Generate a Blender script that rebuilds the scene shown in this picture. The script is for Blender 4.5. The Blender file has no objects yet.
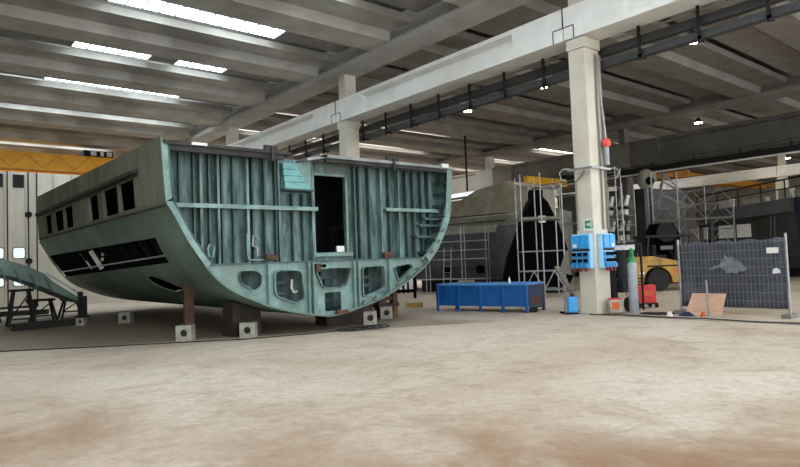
import bpy, bmesh, math, random
from mathutils import Vector, Matrix
random.seed(7)
SC = bpy.context.scene
COL = SC.collection
PI = math.pi

# ------------------------------------------------------------------ materials
def lin(h):
    h = h.lstrip('#')
    out = []
    for i in (0, 2, 4):
        c = int(h[i:i+2], 16) / 255
        out.append(c / 12.92 if c <= 0.04045 else ((c + 0.055) / 1.055) ** 2.4)
    return (*out, 1)

def mat(name, base, dark=None, scale=2.0, rough=0.7, metal=0.0, lo=0.35, hi=0.7, bump=0.0, streak=None, detail=6, third=None, spec=None):
    m = bpy.data.materials.new(name); m.use_nodes = True
    nt = m.node_tree; N = nt.nodes; L = nt.links
    b = N['Principled BSDF']
    b.inputs['Roughness'].default_value = rough
    b.inputs['Metallic'].default_value = metal
    if spec is not None: b.inputs['Specular IOR Level'].default_value = spec
    if dark is None:
        b.inputs['Base Color'].default_value = lin(base)
        return m
    tc = N.new('ShaderNodeTexCoord'); mp = N.new('ShaderNodeMapping')
    L.new(tc.outputs['Object'], mp.inputs['Vector'])
    if streak: mp.inputs['Scale'].default_value = streak
    n = N.new('ShaderNodeTexNoise'); n.inputs['Scale'].default_value = scale
    n.inputs['Detail'].default_value = detail; n.inputs['Roughness'].default_value = 0.62
    L.new(mp.outputs['Vector'], n.inputs['Vector'])
    r = N.new('ShaderNodeValToRGB')
    r.color_ramp.elements[0].position = lo; r.color_ramp.elements[0].color = lin(dark)
    r.color_ramp.elements[1].position = hi; r.color_ramp.elements[1].color = lin(base)
    L.new(n.outputs['Fac'], r.inputs['Fac'])
    src = r.outputs['Color']
    if third:
        n2 = N.new('ShaderNodeTexNoise'); n2.inputs['Scale'].default_value = scale * 0.37
        n2.inputs['Detail'].default_value = 4
        L.new(mp.outputs['Vector'], n2.inputs['Vector'])
        r2 = N.new('ShaderNodeValToRGB'); r2.color_ramp.elements[0].position = 0.52; r2.color_ramp.elements[1].position = 0.66
        L.new(n2.outputs['Fac'], r2.inputs['Fac'])
        mx = N.new('ShaderNodeMixRGB'); mx.inputs['Color2'].default_value = lin(third)
        L.new(r2.outputs['Color'], mx.inputs['Fac']); L.new(src, mx.inputs['Color1'])
        src = mx.outputs['Color']
    L.new(src, b.inputs['Base Color'])
    if bump:
        bp = N.new('ShaderNodeBump'); bp.inputs['Strength'].default_value = bump; bp.inputs['Distance'].default_value = 0.02
        L.new(n.outputs['Fac'], bp.inputs['Height']); L.new(bp.outputs['Normal'], b.inputs['Normal'])
    return m

def emit(name, col, s):
    m = bpy.data.materials.new(name); m.use_nodes = True
    nt = m.node_tree; nt.nodes.clear()
    e = nt.nodes.new('ShaderNodeEmission'); e.inputs['Color'].default_value = lin(col); e.inputs['Strength'].default_value = s
    o = nt.nodes.new('ShaderNodeOutputMaterial'); nt.links.new(e.outputs[0], o.inputs[0])
    return m

def floor_mat():
    m = bpy.data.materials.new('polished_concrete'); m.use_nodes = True
    nt = m.node_tree; N = nt.nodes; L = nt.links; b = N['Principled BSDF']
    tc = N.new('ShaderNodeTexCoord')
    def noise(sc, det, dist=0.0, vec=None, rough=0.6):
        n = N.new('ShaderNodeTexNoise'); n.inputs['Scale'].default_value = sc; n.inputs['Detail'].default_value = det
        n.inputs['Distortion'].default_value = dist; n.inputs['Roughness'].default_value = rough
        L.new(vec or tc.outputs['Object'], n.inputs['Vector']); return n
    def ramp(src, *els):
        r = N.new('ShaderNodeValToRGB'); cr = r.color_ramp
        cr.elements[0].position, cr.elements[0].color = els[0][0], lin(els[0][1])
        cr.elements[1].position, cr.elements[1].color = els[-1][0], lin(els[-1][1])
        for p, c in els[1:-1]:
            e = cr.elements.new(p); e.color = lin(c)
        L.new(src, r.inputs['Fac']); return r
    def mix(fac, a, c, blend='MIX'):
        x = N.new('ShaderNodeMixRGB'); x.blend_type = blend
        if isinstance(fac, float): x.inputs['Fac'].default_value = fac
        else: L.new(fac, x.inputs['Fac'])
        L.new(a, x.inputs['Color1'])
        if isinstance(c, str): x.inputs['Color2'].default_value = lin(c)
        else: L.new(c, x.inputs['Color2'])
        return x.outputs['Color']
    n1 = noise(0.2, 6, 1.0)
    r1 = ramp(n1.outputs['Fac'], (0.30, '#b09e8c'), (0.5, '#c3b6a6'), (0.72, '#cfc5b8'))
    n2 = noise(1.3, 9, 1.2, rough=0.68)
    r2 = ramp(n2.outputs['Fac'], (0.32, '#bcae9b'), (0.52, '#ffffff'))
    col = mix(0.55, r1.outputs['Color'], r2.outputs['Color'], 'MULTIPLY')
    def ridge(sc_, dist, lo_, hi_, c_, f_, src_):
        n = noise(sc_, 5, dist, rough=0.5); n.noise_type = 'RIDGED_MULTIFRACTAL'
        r = ramp(n.outputs['Fac'], (lo_, '#ffffff'), (hi_, c_))
        return mix(f_, src_, r.outputs['Color'], 'MULTIPLY')
    col = ridge(0.38, 2.5, 0.50, 0.88, '#7d6853', 0.9, col)
    col = ridge(1.1, 1.5, 0.60, 0.95, '#9c8a73', 0.6, col)
    n4 = noise(11, 6, 0.3)
    r4 = ramp(n4.outputs['Fac'], (0.35, '#d8d1c7'), (0.6, '#ffffff'))
    col = mix(0.5, col, r4.outputs['Color'], 'MULTIPLY')
    # old swept arcs of the power trowel
    sw = noise(0.5, 3, 0.4)
    add = N.new('ShaderNodeVectorMath'); add.operation = 'ADD'
    sc = N.new('ShaderNodeVectorMath'); sc.operation = 'SCALE'; sc.inputs['Scale'].default_value = 3.0
    L.new(sw.outputs['Color'], sc.inputs[0]); L.new(tc.outputs['Object'], add.inputs[0]); L.new(sc.outputs[0], add.inputs[1])
    w = N.new('ShaderNodeTexWave'); w.wave_type = 'RINGS'; w.rings_direction = 'Z'; w.inputs['Scale'].default_value = 0.9
    w.inputs['Distortion'].default_value = 2.0; w.inputs['Detail'].default_value = 4; w.inputs['Detail Scale'].default_value = 2.0
    L.new(add.outputs[0], w.inputs['Vector'])
    r3 = ramp(w.outputs['Fac'], (0.0, '#c2b4a2'), (0.10, '#ffffff'), (1.0, '#ffffff'))
    n6 = noise(0.3, 3); r6 = ramp(n6.outputs['Fac'], (0.48, '#000000'), (0.6, '#808080'))
    col = mix(r6.outputs['Color'], col, r3.outputs['Color'], 'MULTIPLY')
    # blotchy brown tint, strongest near the camera
    n5 = noise(0.6, 8, 1.5)
    r5 = ramp(n5.outputs['Fac'], (0.25, '#6a6a6a'), (0.62, '#ffffff'))
    sx = N.new('ShaderNodeSeparateXYZ'); L.new(tc.outputs['Object'], sx.inputs[0])
    def math_(op, a_, b_=None):
        q = N.new('ShaderNodeMath'); q.operation = op
        for k_, v_ in enumerate((a_, b_)):
            if v_ is None: continue
            if isinstance(v_, (int, float)): q.inputs[k_].default_value = v_
            else: L.new(v_, q.inputs[k_])
        return q.outputs[0]
    def smooth_(v, a_, b_, t0=0.0, t1=1.0):
        mr = N.new('ShaderNodeMapRange'); mr.interpolation_type = 'SMOOTHSTEP'
        mr.inputs['From Min'].default_value = a_; mr.inputs['From Max'].default_value = b_
        mr.inputs['To Min'].default_value = t0; mr.inputs['To Max'].default_value = t1; L.new(v, mr.inputs['Value']); return mr.outputs[0]
    wob = math_('MULTIPLY', n1.outputs['Fac'], 4.0)
    d = math_('ADD', math_('ADD', sx.outputs['X'], sx.outputs['Y']), wob)     # object origin lies at the floor's middle
    FX, FY = 38.5, 24.0
    f1 = smooth_(d, 8.6 - FX - FY, 13.5 - FX - FY, 1.0, 0.06)
    col = mix(math_('MULTIPLY', math_('MULTIPLY', r5.outputs['Color'], f1), 0.9), col, '#825d3b')
    # darker zone beyond the cord: brown floor with the hull's shade put in
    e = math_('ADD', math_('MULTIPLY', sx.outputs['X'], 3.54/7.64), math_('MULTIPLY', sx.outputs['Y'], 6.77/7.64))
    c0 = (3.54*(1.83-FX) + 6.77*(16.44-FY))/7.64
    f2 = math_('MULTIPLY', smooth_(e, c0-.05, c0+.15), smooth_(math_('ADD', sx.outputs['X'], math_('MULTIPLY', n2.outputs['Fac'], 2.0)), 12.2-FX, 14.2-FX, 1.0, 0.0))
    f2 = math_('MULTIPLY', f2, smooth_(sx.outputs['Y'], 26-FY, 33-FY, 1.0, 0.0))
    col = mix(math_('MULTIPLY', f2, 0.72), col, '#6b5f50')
    L.new(col, b.inputs['Base Color'])
    rr = N.new('ShaderNodeMapRange'); rr.inputs['To Min'].default_value = 0.42; rr.inputs['To Max'].default_value = 0.75
    L.new(n2.outputs['Fac'], rr.inputs['Value']); L.new(rr.outputs[0], b.inputs['Roughness'])
    b.inputs['Specular IOR Level'].default_value = 0.35
    return m

M = dict(
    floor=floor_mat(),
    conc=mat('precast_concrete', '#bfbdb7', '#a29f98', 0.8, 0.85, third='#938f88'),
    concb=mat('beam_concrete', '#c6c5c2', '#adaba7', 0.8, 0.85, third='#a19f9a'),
    concw=mat('painted_white_concrete', '#ecedea', '#dddcd8', 0.9, 0.75, third='#d2cfc8'),
    concc=mat('column_white_concrete', '#cfcabd', '#bdb7a8', 0.9, 0.8, third='#b3ad9f'),
    concdk=mat('dark_concrete', '#63625f', '#4e4d4b', 0.9, 0.85),  # plain darker grey for the nearer second-row beams and columns
    concd=mat('darkened_concrete', '#85817a', '#6f6b64', 0.9, 0.9),
    roofp=mat('roof_sheet', '#918f8a', '#7d7a75', 1.2, 0.9),
    wallp=mat('wall_panel', '#d6d0c2', '#c4bdad', 0.7, 0.8, streak=(3, 3, .3)),
    wallb=mat('end_wall_concrete', '#a39b8e', '#8d8578', 0.7, 0.9),
    teal=mat('teal_primer', '#7a9693', '#3a5150', 1.8, 0.65, third='#5d6559', streak=(2.2, 2.2, .5), lo=.40, hi=.62),
    teall=mat('light_teal_primer', '#84a09a', '#5d7872', 3.0, 0.6, third='#6f7f78'),
    tealb=mat('bright_teal_primer', '#79b0ae', '#5b918f', 3.0, 0.6),
    teald=mat('darkened_teal_primer', '#4c6462', '#34474a', 2.2, 0.7),
    hullside=mat('green_grey_primer', '#7c7f70', '#55574a', 1.3, 0.75, streak=(1, 1, .35), third='#5f6658'),
    hulllow=mat('blue_grey_primer', '#738a84', '#53665f', 0.9, 0.6, third='#62736c'),
    deck=mat('weathered_deck_steel', '#3f3c3a', '#242322', 2.5, 0.8),
    deckl=mat('pale_deck_steel', '#9a9c97', '#6f716e', 2.5, 0.8),
    inner=mat('shaded_hold_steel', '#1c2121', '#101313', 1.5, 0.9, spec=0.1),
    rust=mat('rusty_steel', '#5e4030', '#3a2a22', 4, 0.85, third='#754d33'),
    brownsteel=mat('brown_steel', '#41362f', '#2a2421', 3, 0.8),
    whiteblock=mat('white_block', '#b5b2a6', '#8c897e', 5, 0.85),
    black=mat('black_paint', '#050506', '#030304', 2, 0.95, spec=0.08),
    blackm=mat('black_metal', '#1c1d20', '#121315', 4, 0.6, spec=0.25),
    darksteel=mat('dark_grey_steel', '#3d3e40', '#2b2c2e', 3, 0.6),
    greyhull=mat('charcoal_primer', '#54565a', '#3c3e42', 0.9, 0.7, third='#5c5d5a'),
    tan=mat('grey_wrap', '#aaa798', '#858274', 1.5, 0.85, third='#94918a'),
    navy=mat('navy_paint', '#30354a', '#252a3b', 0.8, 0.4),
    navyd=mat('dark_hull_paint', '#444745', '#313433', 0.8, 0.55),
    greybelt=mat('grey_rubbing_strake', '#55585a', '#43464a', 1.2, 0.6),
    galv=mat('galvanised_tube', '#a9abab', '#85888a', 6, 0.4, 0.5),
    plank=mat('scaffold_plank', '#8a8478', '#6d675c', 4, 0.8),
    wood=mat('pink_plywood', '#cfa98f', '#bb9479', 3, 0.75, streak=(1, 1, 5)),
    timber=mat('dark_timber', '#33302c', '#211f1d', 4, 0.9),
    yellow=mat('crane_yellow', '#ffc020', '#f0a810', 1.2, 0.5),
    orange=mat('crane_amber', '#dd9a35', '#bc7c22', 1.4, 0.55),
    fyellow=mat('forklift_yellow', '#b98f28', '#8a671d', 2.5, 0.5, third='#65501f'),
    rubber=mat('tyre_rubber', '#17181a', '#0f1011', 8, 0.85),
    blue=mat('tank_blue', '#1a62a6', '#114a86', 1.4, 0.42, third='#163f70'),
    blued=mat('tank_blue_shaded', '#1f3556', '#192a44', 2.2, 0.55),
    bluerim=mat('rim_blue', '#5f97d0', '#4a80bb', 3, 0.4),
    boxblue=mat('socket_blue', '#3aa0e0', '#2f90d2', 5, 0.35),
    boxpale=mat('socket_pale_blue', '#a9d4ec', '#8fc3e2', 5, 0.4),
    redd=mat('dark_red_plug', '#8e2430', '#6b1a24', 5, 0.5),
    red=mat('red_paint', '#d2262e', '#b41a22', 5, 0.4),
    redcoral=mat('beacon_red', '#e4504a', '#cf3e38', 5, 0.4),
    white=mat('white_plastic', '#e4e4e0', '#d2d2cd', 4, 0.5),
    green=mat('sign_green', '#0f8a4c', rough=0.5),
    cylgrey=mat('cylinder_grey', '#a2a8b0', '#8b9199', 4, 0.4),
    cyl_green=mat('cylinder_green', '#1c8a4e', '#167442', 4, 0.4),
    cloth=mat('black_windbreak_cloth', '#4c4f5b', '#383b46', 3, 0.9, third='#585b67'),
    smear=mat('pale_smear', '#7d8087', '#5f626a', 6, 0.9),
    cable=mat('cable_black', '#1b1b1c', rough=0.7),
    cablegrey=mat('cable_grey', '#77736c', rough=0.6),
    fabric=mat('dark_work_clothes', '#22242a', '#15161a', 6, 0.95),
    amber=mat('worn_orange', '#d8602a', '#b94d1f', 6, 0.6),
    ragblue=mat('navy_rag', '#27305a', '#1a2040', 8, 0.95),
    sky=emit('skylight_daylight', '#eaf7ff', 9.0),
    skydim=emit('far_skylight_daylight', '#f4f2ee', 11.0),
    lamp=emit('lamp_glow', '#fff6df', 160.0),
    winlit=emit('lit_window', '#f1f6ff', 1.1),
    doorlit=emit('door_window_daylight', '#dff4f8', 1.15),
    glass=mat('dark_glass', '#14181c', rough=0.1),
    mark=mat('seam_dark', '#2b2a28', rough=0.9),
)

# ------------------------------------------------------------------ mesh builder
class MB:
    def __init__(s): s.v = []; s.f = []
    def add(s, v, f):
        o = len(s.v); s.v += [Vector(p) for p in v]; s.f += [tuple(i + o for i in q) for q in f]; return s
    def box(s, x0, x1, y0, y1, z0, z1):
        v = [(x0,y0,z0),(x1,y0,z0),(x1,y1,z0),(x0,y1,z0),(x0,y0,z1),(x1,y0,z1),(x1,y1,z1),(x0,y1,z1)]
        return s.add(v, [(0,3,2,1),(4,5,6,7),(0,1,5,4),(1,2,6,5),(2,3,7,6),(3,0,4,7)])
    def obox(s, c, size, rz=0, rx=0, ry=0):
        R = Matrix.Rotation(rz, 3, 'Z') @ Matrix.Rotation(ry, 3, 'Y') @ Matrix.Rotation(rx, 3, 'X')
        b = MB().box(-size[0]/2, size[0]/2, -size[1]/2, size[1]/2, -size[2]/2, size[2]/2)
        return s.add([R @ p + Vector(c) for p in b.v], b.f)
    def bar(s, a, b, w, h):
        a, b = Vector(a), Vector(b); d = (b - a)
        z = d.normalized(); up = Vector((0,0,1)) if abs(z.z) < 0.95 else Vector((1,0,0))
        x = up.cross(z).normalized(); y = z.cross(x)
        v = [p + x*sx*w/2 + y*sy*h/2 for p in (a, b) for sx, sy in ((-1,-1),(1,-1),(1,1),(-1,1))]
        return s.add(v, [(3,2,1,0),(4,5,6,7),(0,1,5,4),(1,2,6,5),(2,3,7,6),(3,0,4,7)])
    def tube(s, pts, r, n=8, caps=True):
        pts = [Vector(p) for p in pts]; rs = r if isinstance(r, (list, tuple)) else [r]*len(pts)
        o = len(s.v); prev = None
        for i, p in enumerate(pts):
            t = (pts[min(i+1, len(pts)-1)] - pts[max(i-1, 0)]).normalized()
            if prev is None:
                up = Vector((0,0,1)) if abs(t.z) < 0.9 else Vector((1,0,0))
                x = up.cross(t).normalized()
            else:
                x = (prev - t * prev.dot(t)).normalized()
            prev = x; y = t.cross(x)
            for k in range(n):
                a = 2*PI*k/n; s.v.append(p + (x*math.cos(a) + y*math.sin(a))*rs[i])
        for i in range(len(pts)-1):
            for k in range(n):
                a = o+i*n+k; b = o+i*n+(k+1) % n; s.f.append((a, b, b+n, a+n))
        if caps:
            s.f.append(tuple(o+k for k in reversed(range(n)))); e = o+(len(pts)-1)*n
            s.f.append(tuple(e+k for k in range(n)))
        return s
    def lathe(s, c, prof, n=20):
        o = len(s.v); c = Vector(c)
        for r, z in prof:
            for k in range(n):
                a = 2*PI*k/n; s.v.append(c + Vector((r*math.cos(a), r*math.sin(a), z)))
        for i in range(len(prof)-1):
            for k in range(n):
                a = o+i*n+k; b = o+i*n+(k+1) % n; s.f.append((a, b, b+n, a+n))
        s.f.append(tuple(o+k for k in reversed(range(n)))); e = o+(len(prof)-1)*n
        s.f.append(tuple(e+k for k in range(n)))
        return s
    def disc(s, c, axis, r, h, n=20):
        a = Vector(axis).normalized()*h/2
        return s.tube([Vector(c)-a, Vector(c)+a], r, n)
    def prism(s, poly, axis, a, b):
        """poly of 2-D points; axis 'x': (y,z), 'y': (x,z), 'z': (x,y); straight extrusion a..b"""
        def P(p, t):
            return {'x': (t, p[0], p[1]), 'y': (p[0], t, p[1]), 'z': (p[0], p[1], t)}[axis]
        n = len(poly)
        return s.add([P(p, a) for p in poly] + [P(p, b) for p in poly],
              [tuple(range(n)), tuple(reversed(range(n, 2*n)))] + [(i+n, (i+1) % n+n, (i+1) % n, i) for i in range(n)])
    def loft(s, rings, closed=True, caps=True):
        o = len(s.v); n = len(rings[0])
        for r in rings: s.v += [Vector(p) for p in r]
        for i in range(len(rings)-1):
            for k in range(n if closed else n-1):
                a = o+i*n+k; b = o+i*n+(k+1) % n; s.f.append((a, b, b+n, a+n))
        if caps and closed:
            s.f.append(tuple(o+k for k in reversed(range(n)))); e = o+(len(rings)-1)*n
            s.f.append(tuple(e+k for k in range(n)))
        return s
    def holed(s, outer, holes, axis, a, b):
        """plate with holes, 2-D polygons as for prism"""
        bm = bmesh.new(); es = []
        for loop in [outer] + holes:
            vs = [bm.verts.new((p[0], p[1], 0)) for p in loop]
            for i in range(len(vs)): es.append(bm.edges.new((vs[i], vs[(i+1) % len(vs)])))
        bmesh.ops.triangle_fill(bm, use_beauty=True, use_dissolve=False, edges=es, normal=(0,0,1))
        bm.verts.index_update()
        pts = [(v.co.x, v.co.y) for v in bm.verts]; fs = [tuple(v.index for v in f.verts) for f in bm.faces]
        bm.free(); n = len(pts)
        def P(p, t): return {'x': (t, p[0], p[1]), 'y': (p[0], t, p[1]), 'z': (p[0], p[1], t)}[axis]
        s.add([P(p, a) for p in pts] + [P(p, b) for p in pts], fs + [tuple(i+n for i in reversed(f)) for f in fs])
        o = len(s.v) - 2*n; k = 0
        for loop in [outer] + holes:
            m = len(loop)
            for i in range(m): s.f.append((o+k+i, o+k+(i+1) % m, o+k+(i+1) % m+n, o+k+i+n))
            k += m
        return s
    def build(s, name, m, parent=None, smooth=False, bevel=0):
        me = bpy.data.meshes.new(name)
        org = Vector((0,0,0))
        if parent is not None:
            p = parent
            while p: org = org + p.location; p = p.parent
        else:
            xs = [p.x for p in s.v]; ys = [p.y for p in s.v]; zs = [p.z for p in s.v]
            org = Vector(((min(xs)+max(xs))/2, (min(ys)+max(ys))/2, min(zs)))
        me.from_pydata([p - org for p in s.v], [], s.f); me.validate()
        bm = bmesh.new(); bm.from_mesh(me); bmesh.ops.recalc_face_normals(bm, faces=bm.faces); bm.to_mesh(me); bm.free()
        if smooth:
            for p in me.polygons: p.use_smooth = True
            try: me.set_sharp_from_angle(angle=math.radians(40))
            except Exception: pass
        me.materials.append(M[m] if isinstance(m, str) else m)
        o = bpy.data.objects.new(name, me); COL.objects.link(o)
        if parent is not None: o.parent = parent
        else: o.location = org
        if bevel:
            md = o.modifiers.new('soft', 'BEVEL'); md.width = bevel; md.segments = 2; md.limit_method = 'ANGLE'
        return o

def tag(o, label, cat, group=None, kind=None):
    o['label'] = label; o['category'] = cat
    if group: o['group'] = group
    if kind: o['kind'] = kind
    return o
def thing(name, label, cat, loc=(0,0,0), group=None, kind=None):
    o = bpy.data.objects.new(name, None); COL.objects.link(o); o.location = loc; o.empty_display_size = 0.2
    return tag(o, label, cat, group, kind)
KIDS = lambda o: [c for c in bpy.data.objects if c.parent == o]
def dup(o, loc, rz=None, label=None, group=None, parent=None):
    c = o.copy(); COL.objects.link(c)
    if parent is None:
        c.location = loc
        if rz is not None: c.rotation_euler = (0, 0, rz)
        if label: c['label'] = label
        if group: c['group'] = group
    else: c.parent = parent
    for k in KIDS(o): dup(k, None, parent=c)
    return c
def cut(o, cutters):
    """subtract closed meshes from a part and keep the result as plain mesh data"""
    tmp = []
    for c in cutters:
        me = bpy.data.meshes.new('cut'); me.from_pydata(c.v, [], c.f)
        bm = bmesh.new(); bm.from_mesh(me); bmesh.ops.recalc_face_normals(bm, faces=bm.faces); bm.to_mesh(me); bm.free()
        q = bpy.data.objects.new('cut', me); COL.objects.link(q)
        q.location = (0,0,0); tmp.append(q)
        md = o.modifiers.new('cut', 'BOOLEAN'); md.object = q; md.operation = 'DIFFERENCE'; md.solver = 'EXACT'
    bpy.context.view_layer.update()
    dg = bpy.context.evaluated_depsgraph_get()
    me = bpy.data.meshes.new_from_object(o.evaluated_get(dg))
    o.modifiers.clear(); o.data = me
    for q in tmp: bpy.data.objects.remove(q)
    return o
def rounded(x0, x1, z0, z1, r, n=4):
    pts = []
    for cx, cz, a0 in ((x1-r, z1-r, 0), (x0+r, z1-r, 90), (x0+r, z0+r, 180), (x1-r, z0+r, 270)):
        for i in range(n+1):
            a = math.radians(a0 + 90*i/n); pts.append((cx + r*math.cos(a), cz + r*math.sin(a)))
    return pts
def roundpoly(poly, r, n=3):
    out = []; m = len(poly)
    for i in range(m):
        p = Vector(poly[i]); a = Vector(poly[i-1]); b = Vector(poly[(i+1) % m])
        da = (a-p); db = (b-p); ra = min(r, da.length*.45); rb = min(r, db.length*.45)
        A = p + da.normalized()*ra; B = p + db.normalized()*rb
        for k in range(n+1):
            t = k/n; out.append(tuple((1-t)**2*A + 2*t*(1-t)*p + t*t*B))
    return out

# ------------------------------------------------------------------ camera
cam = bpy.data.cameras.new('camera'); co = bpy.data.objects.new('camera', cam); COL.objects.link(co)
cam.sensor_width = 36; cam.lens = 609.2/800*36; cam.clip_end = 300; cam.sensor_fit = 'HORIZONTAL'
W = ((0.76966885, -0.637347285, -0.0373938533), (-0.000388244811, -0.0590375883, 0.998255685), (-0.638443193, -0.768311787, -0.0456868395))
R = Matrix(W).transposed()      # columns are the camera's own axes in the hall's frame
co.matrix_world = Matrix.Translation((0, 0, 1.7)) @ R.to_4x4()
SC.camera = co

# ------------------------------------------------------------------ setting
STR = 'structure'
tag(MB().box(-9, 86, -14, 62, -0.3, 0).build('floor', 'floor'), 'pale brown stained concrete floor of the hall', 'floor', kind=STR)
for nm, x0, x1, lab in (('trim_1', 15.09, 15.12, 'thin dark floor joint along the row of white columns'),):
    tag(MB().box(x0, x1, -12, 9.6, 0.0, 0.006).build(nm, 'mark'), lab, 'floor joint', kind=STR)
tag(MB().box(-9, 86, 62, 62.4, 0, 12).build('wall_back', 'wallb'), 'far grey concrete end wall of the hall', 'wall', kind=STR)
tag(MB().box(86, 86.4, -14, 62.4, 0, 12).build('wall_right', 'wallb'), 'distant grey side wall beyond the crane bays', 'wall', kind=STR)

tag(MB().box(-9.4, -9, -14, 62.4, 0, 11.5).build('wall_left', 'wallp'), 'pale side wall of the hall beside the camera', 'wall', kind=STR)
# roof ribs (precast wing tiles) along X, one set per bay
RIBY = [17.58 + 5.2*k for k in range(-5, 9)]
def rib_mesh(x0, x1):
    prof = [(0, 10.24), (1.3, 10.24), (1.40, 10.60), (1.84, 10.66), (1.86, 10.82), (1.76, 10.82), (1.70, 10.74), (1.2, 10.72), (0.65, 10.55), (0.1, 10.70),
            (-1.2, 10.66), (-1.28, 10.80), (-1.38, 10.80), (-1.35, 10.54), (-0.10, 10.60)]
    return MB().prism(prof, 'x', x0, x1)
BAYS = [(-7.4, 14.78, 'workshop bay over the teal hull'), (15.95, 36.95, 'bay behind the white columns'), (38.1, 59.6, 'third bay past the dark columns'), (60.9, 85.5, 'last bay by the side wall')]
nrib = 0
for x0, x1, bl in BAYS:
    src = None
    for y in RIBY:
        if src is None:
            src = rib_mesh(x0, x1).build('ceiling_rib', 'conc' if x0 < 0 else 'concd'); src.location.y = y + 0.65  # bays past the first: their shade put into a darker concrete
            tag(src, 'grey precast concrete roof rib spanning the ' + bl, 'roof rib', 'roof ribs over the ' + bl, STR); z0 = src.location.z
            base = y
            # keep the mesh centred
            off = src.location.copy(); off.y = 0.65
        else:
            c = src.copy(); COL.objects.link(c); c.location = src.location + Vector((0, y - base, 0))
# infill roof sheets and skylights between ribs
SKY0 = {12.38: [(5.2, 11.6)], 17.58: [(5.45, 11.65)], 22.78: [(5.4, 8.35), (9.45, 11.7)], 27.98: [(5.3, 11.5)], 33.18: [(3.6, 13.6)],
        7.18: [(-5, 3), (5.6, 12.4)], 1.98: [(-5, 3), (5.6, 12.4)], -3.22: [(-5, 3), (5.6, 12.4)], 43.58: [(-6, 12)]}  # last rooflight added to light the far end of the bay
wn = 0
for bi, (x0, x1, bl) in enumerate(BAYS):
    for y in RIBY[:-1]:
        g0, g1 = y + 1.80, y + 5.2 - 1.30      # gap between wing lips
        key = round(y, 2)
        spans = []
        if bi == 0: spans = SKY0.get(key, [])
        elif bi == 1: spans = [(x0+2, x1-3)] if key > 33 or key < 0 else []
        elif bi == 2: spans = [(x0+4, x0+10), (x0+12, x1-3)] if key > 24 or key < 4 else []  # out-of-view rooflights added to light the third bay
        nrib += 1
        xs = x0; sheet = MB()
        for a, b in spans + [(x1, x1)]:
            if a > xs: sheet.box(xs, a, g0, g1, 10.78, 10.86)
            xs = b
        tag(sheet.build('ceiling_sheet', 'roofp'), 'grey roof sheet closing the gap between concrete roof ribs', 'roof sheet', 'roof sheets between the ribs', STR)
        for a, b in spans:
            wn += 1
            w = thing('window_%d' % wn, 'bright rooflight strip of translucent panes between roof ribs', 'skylight', ((a+b)/2, (g0+g1)/2, 10.78), 'rooflights between the ribs', STR)
            MB().box(a, b, g0, g1, 10.80, 10.84).build('pane', 'sky' if bi == 0 else 'skydim', w)
            if bi == 0 and y > 5:
                fr = MB(); n = max(2, round((b-a)/0.56))
                for i in range(n+1):
                    xx = a + (b-a)*i/n; fr.box(xx-0.025, xx+0.025, g0, g1, 10.74, 10.80)
                fr.build('glazing_bar', 'galv', w)
        # upper weather deck keeps the outside light off the ribs
tag(MB().box(-9, 86.4, -14, 62.4, 11.5, 11.6).build('roof', 'roofp'), 'outer roof skin above the ribs and rooflights', 'roof', kind=STR)

# roof carrying beams (inverted T) along Y with web panels
def roof_beam(xc, lab, m):
    b = MB(); b.box(xc-0.6, xc+0.6, -13, 61, 10.02, 10.24); b.box(xc-0.32, xc+0.32, -13, 61, 10.24, 11.3)
    b.prism([(xc-0.6, 10.24), (xc+0.6, 10.24), (xc+0.5, 10.42), (xc-0.5, 10.42)], 'y', -13, 61)
    o = b.build('ceiling_beam', m); tag(o, lab, 'roof beam', kind=STR)
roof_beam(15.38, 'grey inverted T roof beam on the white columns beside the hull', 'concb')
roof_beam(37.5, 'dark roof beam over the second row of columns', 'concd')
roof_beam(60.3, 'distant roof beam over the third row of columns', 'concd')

# columns with corbel, lower thick shaft and upper thin shaft
def column(x, y, lab, m, name='column', zc=7.95):
    t = thing(name, lab, 'column', (x, y, 0), None, STR)
    MB().box(x-0.36, x+(0.36 if x < 30 else .5), y-0.28, y+(0.28 if x < 30 else .5), 0, zc-0.3).build('shaft', m, t, bevel=0.03)
    MB().box(x-0.385, x+0.40, y-0.31, y+0.31, zc-0.3, zc).build('corbel', m, t)
    MB().box(x-0.34, x+0.26, y-0.27, y+0.2, zc, 10.03).build('upper_shaft', m, t)
    return t
COLY = [-2, 10, 22, 34, 46, 58]
CL = {-2: 'white column beside the camera, out of view', 10: 'white concrete column carrying two blue socket boxes', 22: 'white column rising behind the middle of the teal hull',
      34: 'white column behind the hull, third along the white crane beam', 46: 'white column fourth along the white crane beam', 58: 'white column by the end wall under the white crane beam'}
for y in COLY[1:]: column(15.55, y, CL[y], 'concc')
for i, y in enumerate([8.6, 20.6, 32.6, 44.6, 56.6]):
    column(37.85, y+1.0, ['dark column under the dark crane beam, past the fence', 'dark grey column standing behind the gas cylinder', 'grey column above the scaffold and the wrapped hull',
                      'grey column fourth along the dark crane beam', 'grey column by the end wall under the dark crane beam'][i], 'concdk' if i < 2 else 'conc', zc=7.3)
for i, y in enumerate([7.7, 19.7, 31.7, 43.7, 55.7]):
    column(60.95, y, 'pale column of the distant row, %s' % ['seen past the navy hull', 'rising above the navy hull deck rail', 'behind the amber crane', 'behind the forklift', 'by the end wall'][i], 'concc')

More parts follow.
